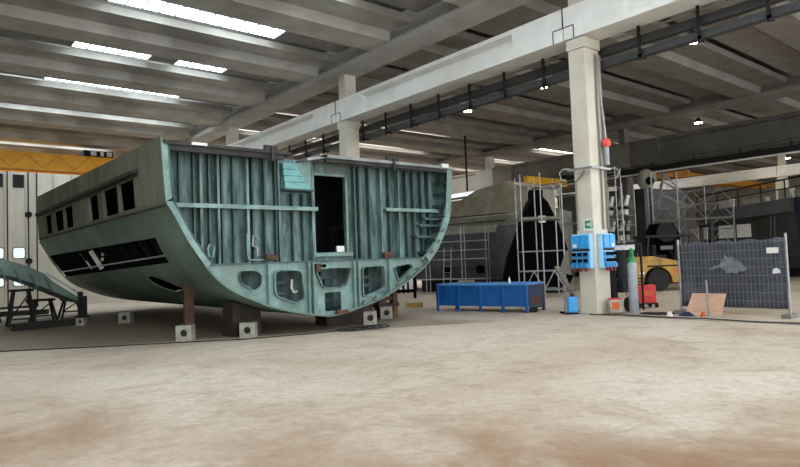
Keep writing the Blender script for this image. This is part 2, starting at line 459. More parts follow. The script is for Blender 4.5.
# crane runway beams, one per bay length
def runway(x, y0, y1, z0, z1, m, lab, wf=0.42):
    zc = z1 - z0; t = thing('runway_beam', lab, 'crane beam', (x, (y0+y1)/2, z0), None, STR)
    a, b = y0+0.02, y1-0.02
    L_ = [(x-wf, z0), (x+wf, z0), (x+wf, z0+.13), (x+.16, z0+.22), (x+.16, z1-.22), (x+wf, z1-.14), (x+wf, z1), (x-wf, z1), (x-wf, z1-.14), (x-.16, z1-.22), (x-.16, z0+.22), (x-wf, z0+.13)]
    b_ = MB().prism(L_, 'y', a+1.9, b-1.9)
    b_.build('girder', m, t)
    e = MB()
    for p, q in ((a, a+1.9), (b-1.9, b)): e.box(x-wf, x+wf, p, q, z0, z1)
    e.build('end_block', m, t)
    MB().box(x-.05, x+.05, a, b, z1, z1+.1).build('crane_rail', 'blackm', t)
    return t
RL = ['white concrete crane beam passing overhead in front of the socket box column', 'long white concrete crane beam between the socket box column and the hull column',
      'white crane beam from the hull column back to the third column', 'white crane beam between the third and fourth columns', 'white crane beam ending at the far wall']
JOINT = 10.35
ends = [-2.3, JOINT, 22.35, 34.35, 46.35, 58.3]
for i in range(5): runway(15.55, ends[i], ends[i+1], 7.98, 8.93, 'concw', RL[i], 0.44)
# stepped joints drawn where two beams meet
for i, y in enumerate(ends[1:5]):
    j = MB(); x = 15.1
    j.box(x, x+.02, y-.02, y+.02, 8.36, 8.93); j.box(x, x+.02, y-.35, y+.35, 8.34, 8.37)
    j.box(x, x+.02, y-.37, y-.34, 7.98, 8.36); j.box(x, x+.02, y+.34, y+.37, 7.98, 8.36)
    tag(j.build('trim_%d' % (2+i), 'mark'), 'dark stepped joint between white crane beams, %s' % ['at the socket box column', 'at the hull column', 'at the third column', 'at the fourth column'][i], 'joint', kind=STR)
e2 = [8.6-12, 8.6, 20.6, 32.6, 44.6, 56.6]
for i in range(5):
    runway(37.75, e2[i]+.3, e2[i+1]+.3, 7.35, 8.93, 'concdk' if i < 2 else 'concd' if i < 3 else 'conc', 'dark crane beam of the second column row, ' + ['beyond the fence', 'over the forklift', 'over the wrapped hull', 'over the far scaffold', 'by the end wall'][i])
e3 = [7.7-12, 7.7, 19.7, 31.7, 43.7, 55.7]
for i in range(5):
    runway(60.9, e3[i]+.3, e3[i+1]+.3, 8.0, 8.93, 'concw', 'distant white crane beam, ' + ['past the navy hull', 'above the navy hull deck rail', 'under the amber crane', 'behind the dark column', 'by the end wall'][i])

# folding door partition at the end of the hull's bay
WY = 37.2
w = thing('wall_partition', 'beige folding door wall behind the hull', 'door wall', (3, WY, 0), None, STR)
tall = MB().box(-8.5, 14.9, WY, WY+.15, 0, 7.15); tall.build('wall_panel', 'wallp', w)
seams = [4.5 - 0.94*k for k in range(0, 13)] + [5.44]
sm = MB()
for x in seams: sm.box(x-.03, x+.03, WY-.03, WY, 0, 7.15)
sm.box(-8.5, 5.6, WY-.02, WY, 0, .12); sm.box(5.8, 5.86, WY-.03, WY, 0, 7.15)
sm.build('panel_seam', 'mark', w)
st = MB()
for x in seams[:-1]: st.box(x+.78, x+.8, WY-.012, WY, 0.3, 7.0)
st.box(6.6, 6.63, WY-.012, WY, 6.2, 7.1); st.box(7.5, 7.53, WY-.012, WY, 6.2, 7.1); st.build('panel_crease', 'concd', w)
hg = MB()
for z in (.35, 2.45, 4.9):
    hg.disc((5.44, WY-.06, z), (0, 1, 0), .16, .1)
hg.build('door_roller', 'blackm', w)
wl = MB(); wd = MB(); wf = MB()
for x in seams[:-1]:
    c = x + .50
    for z0, z1 in ((2.62, 3.14), (1.18, 1.58)):
        wl.prism([(p[0], p[1]) for p in rounded(c-.25, c+.25, z0, z1, .09)], 'y', WY-.02, WY-.005)
        wf.prism([(p[0], p[1]) for p in rounded(c-.3, c+.3, z0-.05, z1+.05, .11)], 'y', WY-.012, WY-.002)
    wd.box(c-.25, c+.25, WY-.02, WY-.004, 6.3, 7.0)
wf.build('window_frame', 'concd', w); wl.build('window_pane', 'doorlit', w); wd.build('upper_pane', 'glass', w)

# ------------------------------------------------------------------ teal hull section
YF, YB, YE = 13.1, 13.7, 28.4
YU = 27.9
OUT = [(4.43,3.19),(4.5,3.06),(4.63,2.83),(4.9,2.31),(5.16,1.92),(5.44,1.53),(5.88,1.17),(6.66,.80),(7.24,.61),(8.07,.43),(8.65,.37),
       (9.39,.50),(10.23,.72),(11.11,1.11),(11.82,1.54),(12.32,2.02),(12.70,2.64),(12.87,3.04)]
hull = thing('hull_section', 'large teal primed ship hull section with open ribbed bulkhead and doorway', 'ship hull section', (8.65, 20, 0))
def inset(pts, d):
    res = []
    for i, p in enumerate(pts):
        a = Vector(pts[max(i-1, 0)]); b = Vector(pts[min(i+1, len(pts)-1)])
        t = (b-a).normalized(); n = Vector((-t.y, t.x))
        res.append((p[0]+n.x*d, p[1]+n.y*d))
    return res
def smooth_pts(pts, n=3):
    out = []
    for i in range(len(pts)-1):
        p0 = Vector(pts[max(i-1,0)]); p1 = Vector(pts[i]); p2 = Vector(pts[i+1]); p3 = Vector(pts[min(i+2,len(pts)-1)])
        for k in range(n):
            t = k/n
            out.append(tuple(.5*((2*p1)+(p2-p0)*t+(2*p0-5*p1+4*p2-p3)*t*t+(3*p1-p0-3*p2+p3)*t**3)))
    out.append(tuple(pts[-1])); return out
LOWP = [OUT[1]] + OUT[2:]
low = smooth_pts(LOWP, 3)
ring = low + list(reversed(inset(low, .04)))
shell = MB().prism(ring, 'y', YF, YE).build('shell_plating', 'hulllow', hull, smooth=True)
hull_off = Vector((8.65, 20, 0))
def shift(mb):
    mb.v = [p - hull_off for p in mb.v]; return mb
bpy.context.view_layer.update()
# cutters are placed in the hull's frame through world space
slot = MB().prism([(14.95,2.49),(15.15,1.88),(28.35,1.58),(28.1,2.46)], 'x', 3.6, 5.9)
ctr = Vector((5.80, 16.9, 1.235)); nrm = Vector((-.63, 0, -.77)).normalized()
maj = (Vector((5.40,17.91,1.70)) - Vector((5.70,16.09,1.14))).normalized(); maj = (maj - nrm*maj.dot(nrm)).normalized(); mi = nrm.cross(maj)
el = MB().loft([[ctr + nrm*t + maj*math.cos(2*PI*k/28)*.98 + mi*math.sin(2*PI*k/28)*.40 for k in range(28)] for t in (-.5, .5)])
cut(shell, [slot, el])
# upper side plating
sheer = lambda y: 0.017*(y-YF)
def side(xb, xt, sgn, nm, top=4.55):
    b = MB(); t = .05*sgn
    rows = []
    for y in (YF, YU):
        rows.append([(xb, y, 3.06), (xb-.05*sgn if sgn > 0 else xb+.05, y, 3.2), (xt, y, top+sheer(y)), (xt+t, y, top+sheer(y)), (xb+t, y, 3.2), (xb+t, y, 3.06)])
    b.loft(rows)
    return b.build(nm, 'hullside' if sgn > 0 else 'teal', hull)
port = side(4.48, 4.35, 1, 'upper_side_plating')
star = side(12.87, 13.04, -1, 'upper_side_plating', 4.5)
WINS = [(25.2,26.5),(23.2,24.75),(21.75,23.05),(18.55,19.65),(16.6,18.05),(15.2,16.5)]
cut(port, [MB().box(4.0, 5.0, a, b, 3.21, 3.92) for a, b in WINS])
vs = MB(); vs.bar((4.36, 14.75, 4.0), (4.36, 27.6, 4.05), .03, .14); vs.prism([(14.75, 3.98), (15.0, 4.07), (27.6, 4.12), (27.6, 4.02)], 'x', 4.26, 4.4)
vs.build('window_visor', 'deck', hull)
kn = MB(); kn.bar((4.46, YF, 3.09), (4.44, YU, 3.12), .05, .04); kn.build('knuckle_bar', 'deck', hull)
ck = MB(); ck.box(4.40, 4.46, 13.1, 27.9, 3.135, 3.15); 
# interior decks and frames, the hold's shade put into their dark colour
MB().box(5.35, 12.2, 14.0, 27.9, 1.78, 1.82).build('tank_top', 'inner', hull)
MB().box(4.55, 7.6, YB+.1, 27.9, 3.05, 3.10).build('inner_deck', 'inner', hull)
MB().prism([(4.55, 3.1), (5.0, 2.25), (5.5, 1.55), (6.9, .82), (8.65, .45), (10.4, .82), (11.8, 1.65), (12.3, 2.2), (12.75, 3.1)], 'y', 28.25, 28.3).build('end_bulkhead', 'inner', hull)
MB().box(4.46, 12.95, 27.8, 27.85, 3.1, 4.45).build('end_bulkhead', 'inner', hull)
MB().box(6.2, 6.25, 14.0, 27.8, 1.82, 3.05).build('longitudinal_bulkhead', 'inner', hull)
for i in range(14):
    y = 15.5 + i*0.95
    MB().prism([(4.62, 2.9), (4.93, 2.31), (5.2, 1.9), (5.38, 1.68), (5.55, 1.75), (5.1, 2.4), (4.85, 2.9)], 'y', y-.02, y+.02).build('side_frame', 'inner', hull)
sr = MB(); sr.bar((5.10, 15.05, 2.06), (5.2, 28.2, 1.78), .04, .04); sr.build('slot_rail', 'galv', hull)
for y, z in ((22.3, 2.25), (20.9, 2.28), (20.95, 2.12)): MB().box(5.06, 5.1, y-.09, y+.09, z-.05, z+.05).build('white_tag', 'white', hull)
MB().bar((4.92, 21.75, 2.42), (5.24, 21.65, 1.82), .05, .13).build('white_bracket', 'white', hull); MB().bar((4.92, 23.2, 2.4), (5.24, 23.0, 1.84), .03, .05).build('white_bracket', 'white', hull)
# bulkhead with doorway and stair opening
inn = inset(smooth_pts(OUT, 2), .05)
leftp = [p for p in inn if p[1] > 1.77 and p[0] < 8]; rightp = [p for p in inn if p[1] > 1.77 and p[0] > 8]
bulk = [(4.43, 4.42)] + leftp + [(5.30, 1.77), (12.05, 1.77)] + rightp + [(12.98, 4.42)]
DOOR = [(8.47, 2.01), (9.46, 2.01), (9.46, 4.05), (8.47, 4.05)]
MB().holed(bulk, [DOOR], 'y', YB, YB+.03).build('bulkhead_plate', 'teal', hull)
df = MB(); df.box(8.41, 8.47, YB-.06, YB+.06, 1.95, 4.1); df.box(9.46, 9.52, YB-.06, YB+.06, 1.95, 4.1); df.box(8.41, 9.52, YB-.06, YB+.06, 4.05, 4.11); df.box(8.36, 9.6, YB-.12, YB+.06, 1.9, 2.0)
df.build('door_frame', 'teall', hull)
MB().box(9.2, 9.44, YB+.05, YB+.12, 2.02, 2.18).build('door_tag', 'white', hull)
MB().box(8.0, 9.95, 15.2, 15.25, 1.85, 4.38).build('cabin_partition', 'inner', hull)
# stiffeners
SX = [4.92, 5.24, 5.60, 5.91, 6.19, 6.68, 7.0, 7.30, 9.70, 9.86, 10.2, 10.92, 11.56, 11.84, 12.15, 12.44, 6.93]
BIG = [5.38, 5.79, 6.52, 7.36, 8.32, 10.57, 11.22]
def hz(x):
    for a, b in zip(OUT[:-1], OUT[1:]):
        if a[0] <= x <= b[0]: return max(1.79, a[1]+(b[1]-a[1])*(x-a[0])/(b[0]-a[0])+.12)
    return 1.79
def stiff(x, z0, z1, d, fl, m):
    b = MB(); b.box(x-.012, x+.012, YB-d, YB, z0, z1); b.box(x-fl, x+fl*.3, YB-d-.015, YB-d, z0, z1)
    return b.build('stiffener', m, hull)
for x in SX[:-1]:
    stiff(x, hz(x), 4.36, .16, .035, 'teald')  # small stiffeners darkened: the shadow lines beside them put into the colour
for x in BIG:
    stiff(x, hz(x), 4.36, .22, .045, 'teal')
for x in (7.78, 8.08): stiff(x, 1.79, 3.52, .14, .03, 'teald')
for x0, x1, z in ((4.78, 8.42, 3.14), (10.67, 12.69, 3.19)):
    b = MB(); b.box(x0, x1, YB-.28, YB, z-.015, z+.015); b.box(x0, x1, YB-.30, YB-.27, z-.06, z+.04); b.build('stringer', 'teall', hull)
for x0, x1, z in ((11.9, 12.7, 2.75), (11.75, 12.45, 2.42), (12.1, 12.75, 2.95)):
    b = MB(); b.box(x0, x1, YB-.3, YB, z-.012, z+.012); b.box(x0, x1, YB-.31, YB-.29, z-.05, z+.02); b.build('stringer', 'teald', hull)
# frame ring on the open edge
def band(pts, d, y0, y1, nm, m):
    r = list(pts) + list(reversed(inset(pts, d))); return MB().prism(r, 'y', y0, y1).build(nm, m, hull)
LF = [(4.36,4.4),(4.41,3.6)] + OUT[:5]; RF = OUT[15:] + [(12.95,3.65),(13.02,4.46)]
band([(4.36,4.42),(4.40,3.7),(4.44,3.16)], .16, YF-.012, YF+.01, 'ring_frame', 'teall')
band(smooth_pts([(4.44,3.16),(4.5,3.06),(4.63,2.83),(4.9,2.31),(5.16,1.92),(5.30,1.72)], 3), .13, YF-.012, YF+.01, 'ring_frame', 'teall')
band(smooth_pts([(11.95,1.66),(12.32,2.02),(12.70,2.64),(12.87,3.04),(12.95,3.65),(13.02,4.46)], 3), .2, YF-.012, YF+.01, 'ring_frame', 'teall')
for pts in ([(4.36,4.42),(4.40,3.7),(4.44,3.16)], smooth_pts([(4.44,3.16),(4.5,3.06),(4.63,2.83),(4.9,2.31),(5.16,1.92),(5.30,1.72)], 3)):
    ip = inset(pts, .135); r_ = list(ip) + list(reversed(inset(ip, .035))); MB().prism(r_, 'y', YF-.02, YF+.12).build('frame_edge', 'teald', hull)
# brackets between ring and bulkhead along the flared side
for z in (1.95, 2.3, 2.65, 3.0, 3.35, 3.7, 4.05):
    x = 12.2 + (z-1.9)*.62 if z < 3.0 else 12.86 + (z-3)*.11
    b = MB(); b.box(x-.2, x-.02, YF+.03, YB, z-.012, z+.012); b.box(x-.2, x-.17, YF+.03, YB, z-.05, z+.02); b.build('side_bracket', 'teald', hull)
for i, (x, z) in enumerate([(9.55,.60),(9.95,.70),(10.35,.84),(10.75,1.02),(11.15,1.21),(11.5,1.42),(11.8,1.62),(12.1,1.90),(12.36,2.2),(12.55,2.52)]):
    MB().obox((x-.04, YF-.01, z+.05), (.13, .05, .05), 0, 0, -.6).build('edge_clip', 'teald', hull)
tr = MB().tube([(12.98-.19, YF+.1, 3.3), (12.86-.22, YF+.1, 2.8), (12.62-.22, YF+.1, 2.35), (12.3-.25, YF+.1, 1.98), (11.95-.2, YF+.1, 1.72)], .03); tr.build('edge_pipe', 'teall', hull)
# floor web with lightening holes
bot = [p for p in inset(smooth_pts(OUT, 2), .02) if p[1] < 1.77]
webp = [(5.28, 1.77)] + bot + [(12.08, 1.77)]
H = [roundpoly([(6.06,1.62),(6.53,1.63),(6.70,1.48),(6.66,1.22),(6.44,1.14),(6.12,1.32)], .14),
     roundpoly([(6.98,1.60),(7.74,1.60),(7.80,.83),(7.6,.75),(6.98,.98)], .14),
     roundpoly([(8.10,1.60),(9.30,1.60),(9.04,1.08),(8.34,1.08)], .12),
     roundpoly([(8.42,.98),(8.92,.98),(8.92,.50),(8.42,.50)], .05),
     roundpoly([(9.58,1.60),(10.34,1.62),(10.36,.98),(9.58,.76)], .12),
     roundpoly([(10.66,1.55),(11.30,1.64),(11.42,1.52),(10.82,1.12)], .1)]
MB().holed(webp, H, 'y', YF+.12, YF+.15).build('floor_web', 'teall', hull)
for h in H[:3] + H[4:]:
    c = Vector((sum(p[0] for p in h)/len(h), sum(p[1] for p in h)/len(h)))
    sc_ = [tuple(c + (Vector(p)-c)*1.0) for p in h]; s2 = [tuple(c + (Vector(p)-c)*.93) for p in h]
    MB().holed(sc_, [s2], 'y', YF+.04, YF+.2).build('hole_coaming', 'teal', hull)
MB().holed([(5.4,1.75)] + [p for p in inset(smooth_pts(OUT, 2), .06) if p[1] < 1.7] + [(11.95,1.75)], [roundpoly([(8.2,1.4),(8.9,1.4),(8.9,1.0),(8.2,1.0)],.1)], 'y', YB+.25, YB+.28).build('floor_web', 'teal', hull)
MB().box(5.3, 12.05, YF+.12, YB+.3, 1.765, 1.79).build('tank_top_edge', 'teald', hull)
tt = MB(); tt.bar((5.32, YF+.1, 1.78), (12.05, YF+.1, 1.78), .03, .04); tt.build('tank_top_lip', 'teald', hull)
for x, z0 in ((6.82, .78), (7.92, .46), (8.05, .44), (9.44, .52), (9.30, .5), (10.48, .82)):
    MB().box(x-.015, x+.015, YF-.0, YF+.14, z0, 1.76).build('web_stiffener', 'teall', hull)
for x0, x1, z in ((6.99, 7.75, 1.28), (6.99, 7.75, 1.02), (8.2, 9.2, 1.35), (9.6, 10.34, 1.3), (9.6, 10.34, 1.08), (8.43, 8.91, .76), (10.8, 11.3, 1.42)):
    b = MB(); b.box(x0, x1, YB-.05, YB+.25, z-.012, z+.012); b.box(x0, x1, YB-.07, YB-.04, z-.04, z+.04); b.build('web_stiffener', 'teald', hull)
for x in (7.3, 8.66, 9.95, 10.2): MB().box(x-.012, x+.012, YB-.0, YB+.25, .6, 1.75).build('web_stiffener', 'teal', hull)
pp = MB()
for x in (8.3, 8.42): pp.disc((x, YF+.1, 1.66), (0,1,0), .045, .06, 14)
pp.build('drain_hole', 'black', hull)
# bent pipe, clips, brackets on the bulkhead
MB().tube([(6.45,YB-.25,2.5),(6.45,YB-.25,2.0),(6.47,YB-.25,1.9),(6.55,YB-.25,1.86),(6.95,YB-.25,1.86)], .022).build('bent_pipe', 'teall', hull)
MB().tube([(6.75,YB-.22,2.35),(6.62,YB-.22,2.45),(6.60,YB-.22,2.2),(6.72,YB-.22,2.15),(6.72,YB-.22,1.95)], .03).build('bent_pipe', 'galv', hull)
MB().tube([(5.55,YB-.2,2.25),(5.5,YB-.2,2.15),(5.52,YB-.2,1.98),(5.62,YB-.2,1.95),(5.66,YB-.2,2.2)], .03).build('bent_pipe', 'teall', hull)
MB().tube([(7.62,YF+.35,1.35),(7.6,YF+.35,1.15),(7.66,YF+.35,1.03),(7.76,YF+.35,1.05)], .03).build('bent_pipe', 'white', hull)
for c_, s_, r_ in (((7.02, YB-.35, 1.92), (.3,.14,.13), .1), ((8.2, YF+.05, 1.62), (.12,.1,.2), 0), ((10.65, YB-.3, 1.9), (.3,.14,.16), -.1), ((8.85, YF, .46), (.34, .1, .1), 0)):
    MB().obox(c_, s_, 0, 0, r_).build('rusty_clamp', 'rust', hull)
# stair block with four treads
stb = MB()
for i in range(4):
    z1 = 4.26 - i*.165; stb.prism([(7.42, z1), (7.78+i*.10, z1), (7.84+i*.10, z1-.15), (7.42, z1-.15)], 'y', YB-.32-.03*i, YB)
stb.build('stair_tread', 'tealb', hull)
MB().prism([(7.75, 4.26), (8.24, 4.36), (8.24, 3.6), (8.18, 3.6)], 'y', YB-.28, YB-.02).build('stair_cheek', 'teall', hull)
MB().box(7.4, 8.26, YB-.44, YB, 3.575, 3.61).build('stair_base', 'teald', hull)
# decks
MB().box(4.42, 7.48, YF-.06, 27.9, 4.40, 4.47).build('deck_plate', 'deck', hull)
MB().box(7.48, 8.3, 15.0, 27.9, 4.40, 4.47).build('deck_plate', 'deck', hull)
MB().box(8.3, 13.02, YF-.06, 27.9, 4.42, 4.50).build('deck_plate', 'deckl', hull)
dl = MB(); dl.box(4.45, 7.3, YF, YF+.08, 4.28, 4.40); dl.box(8.5, 12.9, YF, YF+.08, 4.32, 4.42); dl.build('deck_beam', 'deck', hull)
MB().prism([(7.9,4.36),(8.52,4.50),(8.52,4.42),(7.95,4.30)], 'y', YF-.06, YF+.5).build('deck_ramp', 'deckl', hull)
MB().box(7.45, 8.6, 14.9, 15.0, 4.3, 4.75).build('hatch_coaming', 'rust', hull)
MB().box(5.0, 5.35, YF-.09, YF-.06, 4.42, 4.48).build('white_plate', 'white', hull)
for c_, w_ in (((6.95, YF, 4.53), .34), ((10.7, YF, 4.56), .4)):
    MB().obox(c_, (w_,.1,.12)).box(c_[0]-.03, c_[0]+.03, YF-.1, YF-.04, 4.22, 4.56).build('lifting_lug', 'deck', hull)
MB().box(12.55,12.8,YF-.1,YF-.02,4.45,4.56).build('white_plate', 'white', hull)

# ------------------------------------------------------------------ supports under the hull
def cblock(x, y, lab, s=.36, rz=-.65, grp='white concrete footing blocks'):
    t = thing('footing_block', lab, 'footing block', (x, y, 0), grp)
    hole = rounded(-.24*s, .24*s, .26*s, .74*s, .237*s, 5)
    b = MB().holed([(-s/2, 0), (s/2, 0), (s/2, s), (-s/2, s)], [hole], 'y', -s/2, s/2)
    R3 = Matrix.Rotation(rz, 3, 'Z'); b.v = [R3 @ p + Vector((x, y, 0)) for p in b.v]
    b.build('block', 'whiteblock', t)
    c = MB().obox((x, y, s*.5), (.6*s, s-.14, .6*s), rz); c.build('core', 'brownsteel', t)
    return t
cblock(5.40, 14.72, 'white footing block under the rusty prop near the slot')
pr_ = thing('hull_prop', 'rusty square steel prop standing on a white block under the bilge', 'prop', (5.5, 14.75, .36))
MB().box(5.38, 5.50, 14.66, 14.78, .36, 1.30).build('post', 'rust', pr_); MB().box(5.52, 5.62, 14.72, 14.82, .36, 1.2).build('post', 'rust', pr_)
MB().box(5.33, 5.6, 14.62, 14.84, 1.30, 1.35).build('head_plate', 'deck', pr_)
cblock(6.62, 13.86, 'white footing block before the dark brown keel box')
k1 = thing('keel_box', 'dark brown steel box carrying the bilge beside a white block', 'keel block', (6.75, 14.4, 0))
MB().prism([(6.4,0),(7.15,0),(7.15,.60),(6.4,.86)], 'y', 14.25, 14.85).build('box', 'brownsteel', k1); MB().box(6.36, 7.2, 14.2, 14.9, 0, .05).build('cap_plate', 'brownsteel', k1)
cblock(10.12, 13.6, 'white footing block near the coiled cable under the keel'); cblock(11.4, 14.5, 'white footing block behind the coil, before the rusty cradle')
cblock(5.92, 21.5, 'small white footing block deep in the shadow under the hull')
for i, (x, y, h, lab) in enumerate([(9.6, 14.6, .40, 'brown keel block at the middle of the hull bottom'), (10.6, 15.0, .60, 'brown keel block beside the rusty cradle')]):
    q = thing('keel_box', lab, 'keel block', (x, y, 0)); MB().box(x-.45, x+.45, y-.3, y+.3, 0, h-.06).build('box', 'brownsteel', q); MB().box(x-.5, x+.5, y-.35, y+.35, h-.06, h).build('cap_plate', 'rust', q)
cr = thing('steel_cradle', 'tall rusty steel cradle under the flared side of the hull', 'cradle', (11.9, 15.2, 0))
for x, y, h in ((11.55, 15.0, 1.2), (12.1, 15.0, 1.6), (11.55, 15.8, 1.2), (12.1, 15.8, 1.6)): MB().box(x-.09, x+.09, y-.09, y+.09, 0, h).build('post', 'rust', cr)
c_ = MB(); c_.box(11.5, 12.2, 14.95, 15.05, .5, .62); c_.box(11.5, 12.2, 15.75, 15.85, .5, .62); c_.bar((11.55,15,.1),(12.1,15,1.2),.06,.06); c_.build('cross_bar', 'rust', cr)
MB().box(11.4, 12.25, 14.9, 15.9, .3, .4).build('base_beam', 'brownsteel', cr)
# cable coil and cords
cb = MB()
for j in range(4):
    pts = [(9.0+.42*math.cos(a*.4+j)+.15*j, 12.85+.34*math.sin(a*.4+j)-.1*j, .02+.012*j) for a in range(17)]
    cb.tube(pts, .018, 6)
tag(cb.build('cable_coil', 'cable'), 'black cable coil lying on the floor below the keel', 'cable')
tag(MB().tube([(1.0,17.1,.012),(1.83,16.44,.012),(3.6,15.22,.012),(5.0,14.35,.012),(6.3,13.5,.012),(8.0,13.0,.012),(8.6,12.9,.012)], .016, 6).build('floor_cable', 'cable'), 'long thin black cord running along the floor before the hull', 'cord')
tag(MB().tube([(15.05,9.9,.012),(15.3,9.0,.012),(15.2,8.0,.012),(15.35,6.9,.012),(15.2,5.6,.012),(15.4,4.0,.012)], .02, 6).build('floor_cable', 'cable'), 'black cord on the floor before the mesh fence', 'cord')

# curved hull plate section on trestles at the far left
pl = thing('bilge_section', 'curved grey green hull plate section propped up on trestles', 'hull plate section', (3.2, 23.6, 0))
ARC = [(0.2,2.35),(1.2,2.12),(2.2,1.86),(3.0,1.62),(3.7,1.30),(4.3,.98),(4.9,.68)]
topE = [(0.2,2.9),(1.2,2.68),(2.3,2.36),(3.3,1.98),(3.75,1.72),(4.0,1.45),(4.5,1.08),(4.95,.74)]
pl_r = [[(p[0], y, p[1]) for p in ARC] + [(p[0], y, p[1]) for p in reversed(topE)] for y in (22.6, 25.4)]
MB().loft(pl_r).build('curved_shell', 'hulllow', pl)
pb = MB()
for k in range(9):
    x = .6 + k*.42; z = 2.3 - k*.13; pb.bar((x, 22.58, z-.05 - .01*k), (x-.22, 22.58, z+.42 - .01*k), .02, .05)
pb.build('weld_seam', 'teald', pl)
MB().bar((3.7, 22.55, 1.8), (4.75, 22.5, 1.02), .04, .08).build('edge_strip', 'galv', pl)
def trestle(x, y, h, lab):
    t = thing('trestle', lab, 'trestle', (x, y, 0), 'dark steel trestles')
    for dx, dy in ((-.3,-.25),(.3,-.25),(-.3,.25),(.3,.25)):
        MB().bar((x+dx*1.3, y+dy*1.3, 0), (x+dx*.7, y+dy*.7, h), .07, .07).build('leg', 'blackm', t)
    b = MB(); b.box(x-.35, x+.35, y-.25, y+.25, h-.08, h); b.build('top_beam', 'blackm', t)
    b = MB(); b.bar((x-.36, y-.3, .25), (x+.36, y-.3, .25), .05, .05); b.bar((x-.36,y-.3,.25),(x+.25,y-.2,h-.1),.04,.04); b.build('brace', 'blackm', t)
trestle(3.3, 24.2, 1.24, 'dark steel trestle below the middle of the curved plate section'); trestle(4.1, 25.1, .84, 'dark steel trestle set behind, under the low end of the curved plate')
trestle(2.6, 27.0, 1.0, 'dark steel trestle behind the curved plate, by the door wall'); trestle(5.3, 26.6, .75, 'low dark trestle in the shadow behind the curved plate')
p2 = thing('hull_prop', 'dark steel prop on a white block at the low end of the curved plate', 'prop', (4.7, 22.2, .3))
MB().box(4.62, 4.76, 22.1, 22.24, .3, 1.1).build('post', 'blackm', p2); MB().box(4.8, 4.9, 22.2, 22.3, .3, .95).build('post', 'blackm', p2); MB().box(4.55, 4.95, 22.02, 22.35, .26, .32).build('foot_plate', 'blackm', p2)
cblock(4.72, 22.2, 'white footing block under the dark prop by the timber beam', .25)
tag(MB().obox((3.85, 22.5, .11), (2.2, .3, .22), .3).build('timber_beam', 'timber'), 'heavy dark timber beam on the floor before the trestles', 'beam')
tag(MB().obox((4.2, 30.6, .1), (2.0, .5, .2), -.3).build('timber_beam', 'timber'), 'dark timber beam on the floor near the door wall', 'beam')

# ------------------------------------------------------------------ cranes
def bridge(x0, x1, y, z0, z1, m, lab, wy=1.3):
    t = thing('overhead_rail_crane', lab, 'crane', ((x0+x1)/2, y, z0))
    MB().box(x0, x1, y-wy/2-.3, y-wy/2, z0, z1).build('girder', m, t); MB().box(x0, x1, y+wy/2, y+wy/2+.3, z0, z1).build('girder', m, t)
    b = MB(); n = 12
    for i in range(n):
        a = x0+(x1-x0)*i/n; c = x0+(x1-x0)*(i+1)/n
        b.bar((a, y-wy/2-.31, z0+.12), ((a+c)/2, y-wy/2-.31, z1-.12), .03, .05); b.bar(((a+c)/2, y-wy/2-.31, z1-.12), (c, y-wy/2-.31, z0+.12), .03, .05)
    b.build('lattice', 'orange', t)
    MB().box(x0, x1, y-wy/2-.34, y-wy/2+.05, z0-.05, z0+.02).build('bottom_flange', 'orange', t)
    MB().box(x0-.2, x0+.2, y-1.8, y+1.8, z0+.2, z0+.7).build('end_carriage', m, t); MB().box(x1-.2, x1+.2, y-1.8, y+1.8, z0+.2, z0+.7).build('end_carriage', m, t)
    h = MB(); xm = x0+(x1-x0)*.82; h.box(xm-.9, xm+.9, y-wy/2-.35, y+wy/2, z1, z1+.4); h.build('hoist_trolley', 'blackm', t)
    for p, q in ((-.5, -.15), (.1, .3), (.5, .8)): MB().box(xm+p, xm+q, y-wy/2-.4, y-wy/2-.35, z1+.06, z1+.34).build('hoist_lamp', 'white', t)
    return t
bridge(-7.0, 14.4, 45, 8.35, 9.45, 'yellow', 'bright yellow bridge crane above the beige door wall')
jb = thing('rail_jib_crane', 'yellow jib crane arm hanging below the dark crane beam, behind the black bow', 'crane', (35, 25.6, 6.5))
MB().box(32.3, 36.7, 25.45, 25.75, 6.55, 7.05).build('arm', 'yellow', jb); MB().box(32.25, 36.7, 25.4, 25.8, 6.5, 6.56).build('bottom_flange', 'orange', jb)
MB().box(36.4, 37.6, 25.3, 25.9, 7.18, 7.345).build('bracket', 'blackm', jb); MB().box(36.4, 36.65, 25.5, 25.7, 7.05, 7.2).build('bracket', 'blackm', jb)
MB().box(33.0, 33.5, 25.35, 25.85, 6.2, 6.5).build('hoist_trolley', 'blackm', jb)
bridge(61.5, 84, 30, 9.1, 9.8, 'orange', 'amber bridge crane on the distant white beam')

# ------------------------------------------------------------------ lamps
def lamp(x, y, z, lab, s=1.0, top=10.78):
    t = thing('pendant_lamp', lab, 'lamp', (x, y, z), 'lit high bay lamps')
    MB().lathe((x, y, z), [(.24*s, 0), (.22*s, .05), (.12*s, .2), (.07*s, .3)], 14).build('lamp_shade', 'blackm', t, smooth=True)
    MB().disc((x, y, z-.012), (0,0,1), .215*s, .02, 14).build('diffuser', 'lamp', t)
    MB().tube([(x, y, z+.29), (x, y, top-.005)], .015, 6).build('rod', 'blackm', t)
lamp(24.22, 10.64, 9.9, 'lit lamp high over the bay behind the socket box column'); lamp(24.25, 17.9, 9.9, 'lit lamp just beside the white column, under the white beam', 1.0, 10.24)
lamp(24.5, 23.2, 9.9, 'lit lamp over the bay above the grey wrapped hull', 1.0, 10.24); lamp(38.9, 17.06, 9.7, 'small lit lamp above the dark crane beam', 1.1, 10.53)
lamp(56.87, 20.12, 9.9, 'tiny lit lamp beside the distant pale column', 1.3); lamp(63.5, 20.05, 9.9, 'tiny lit lamp past the distant pale column', 1.3)

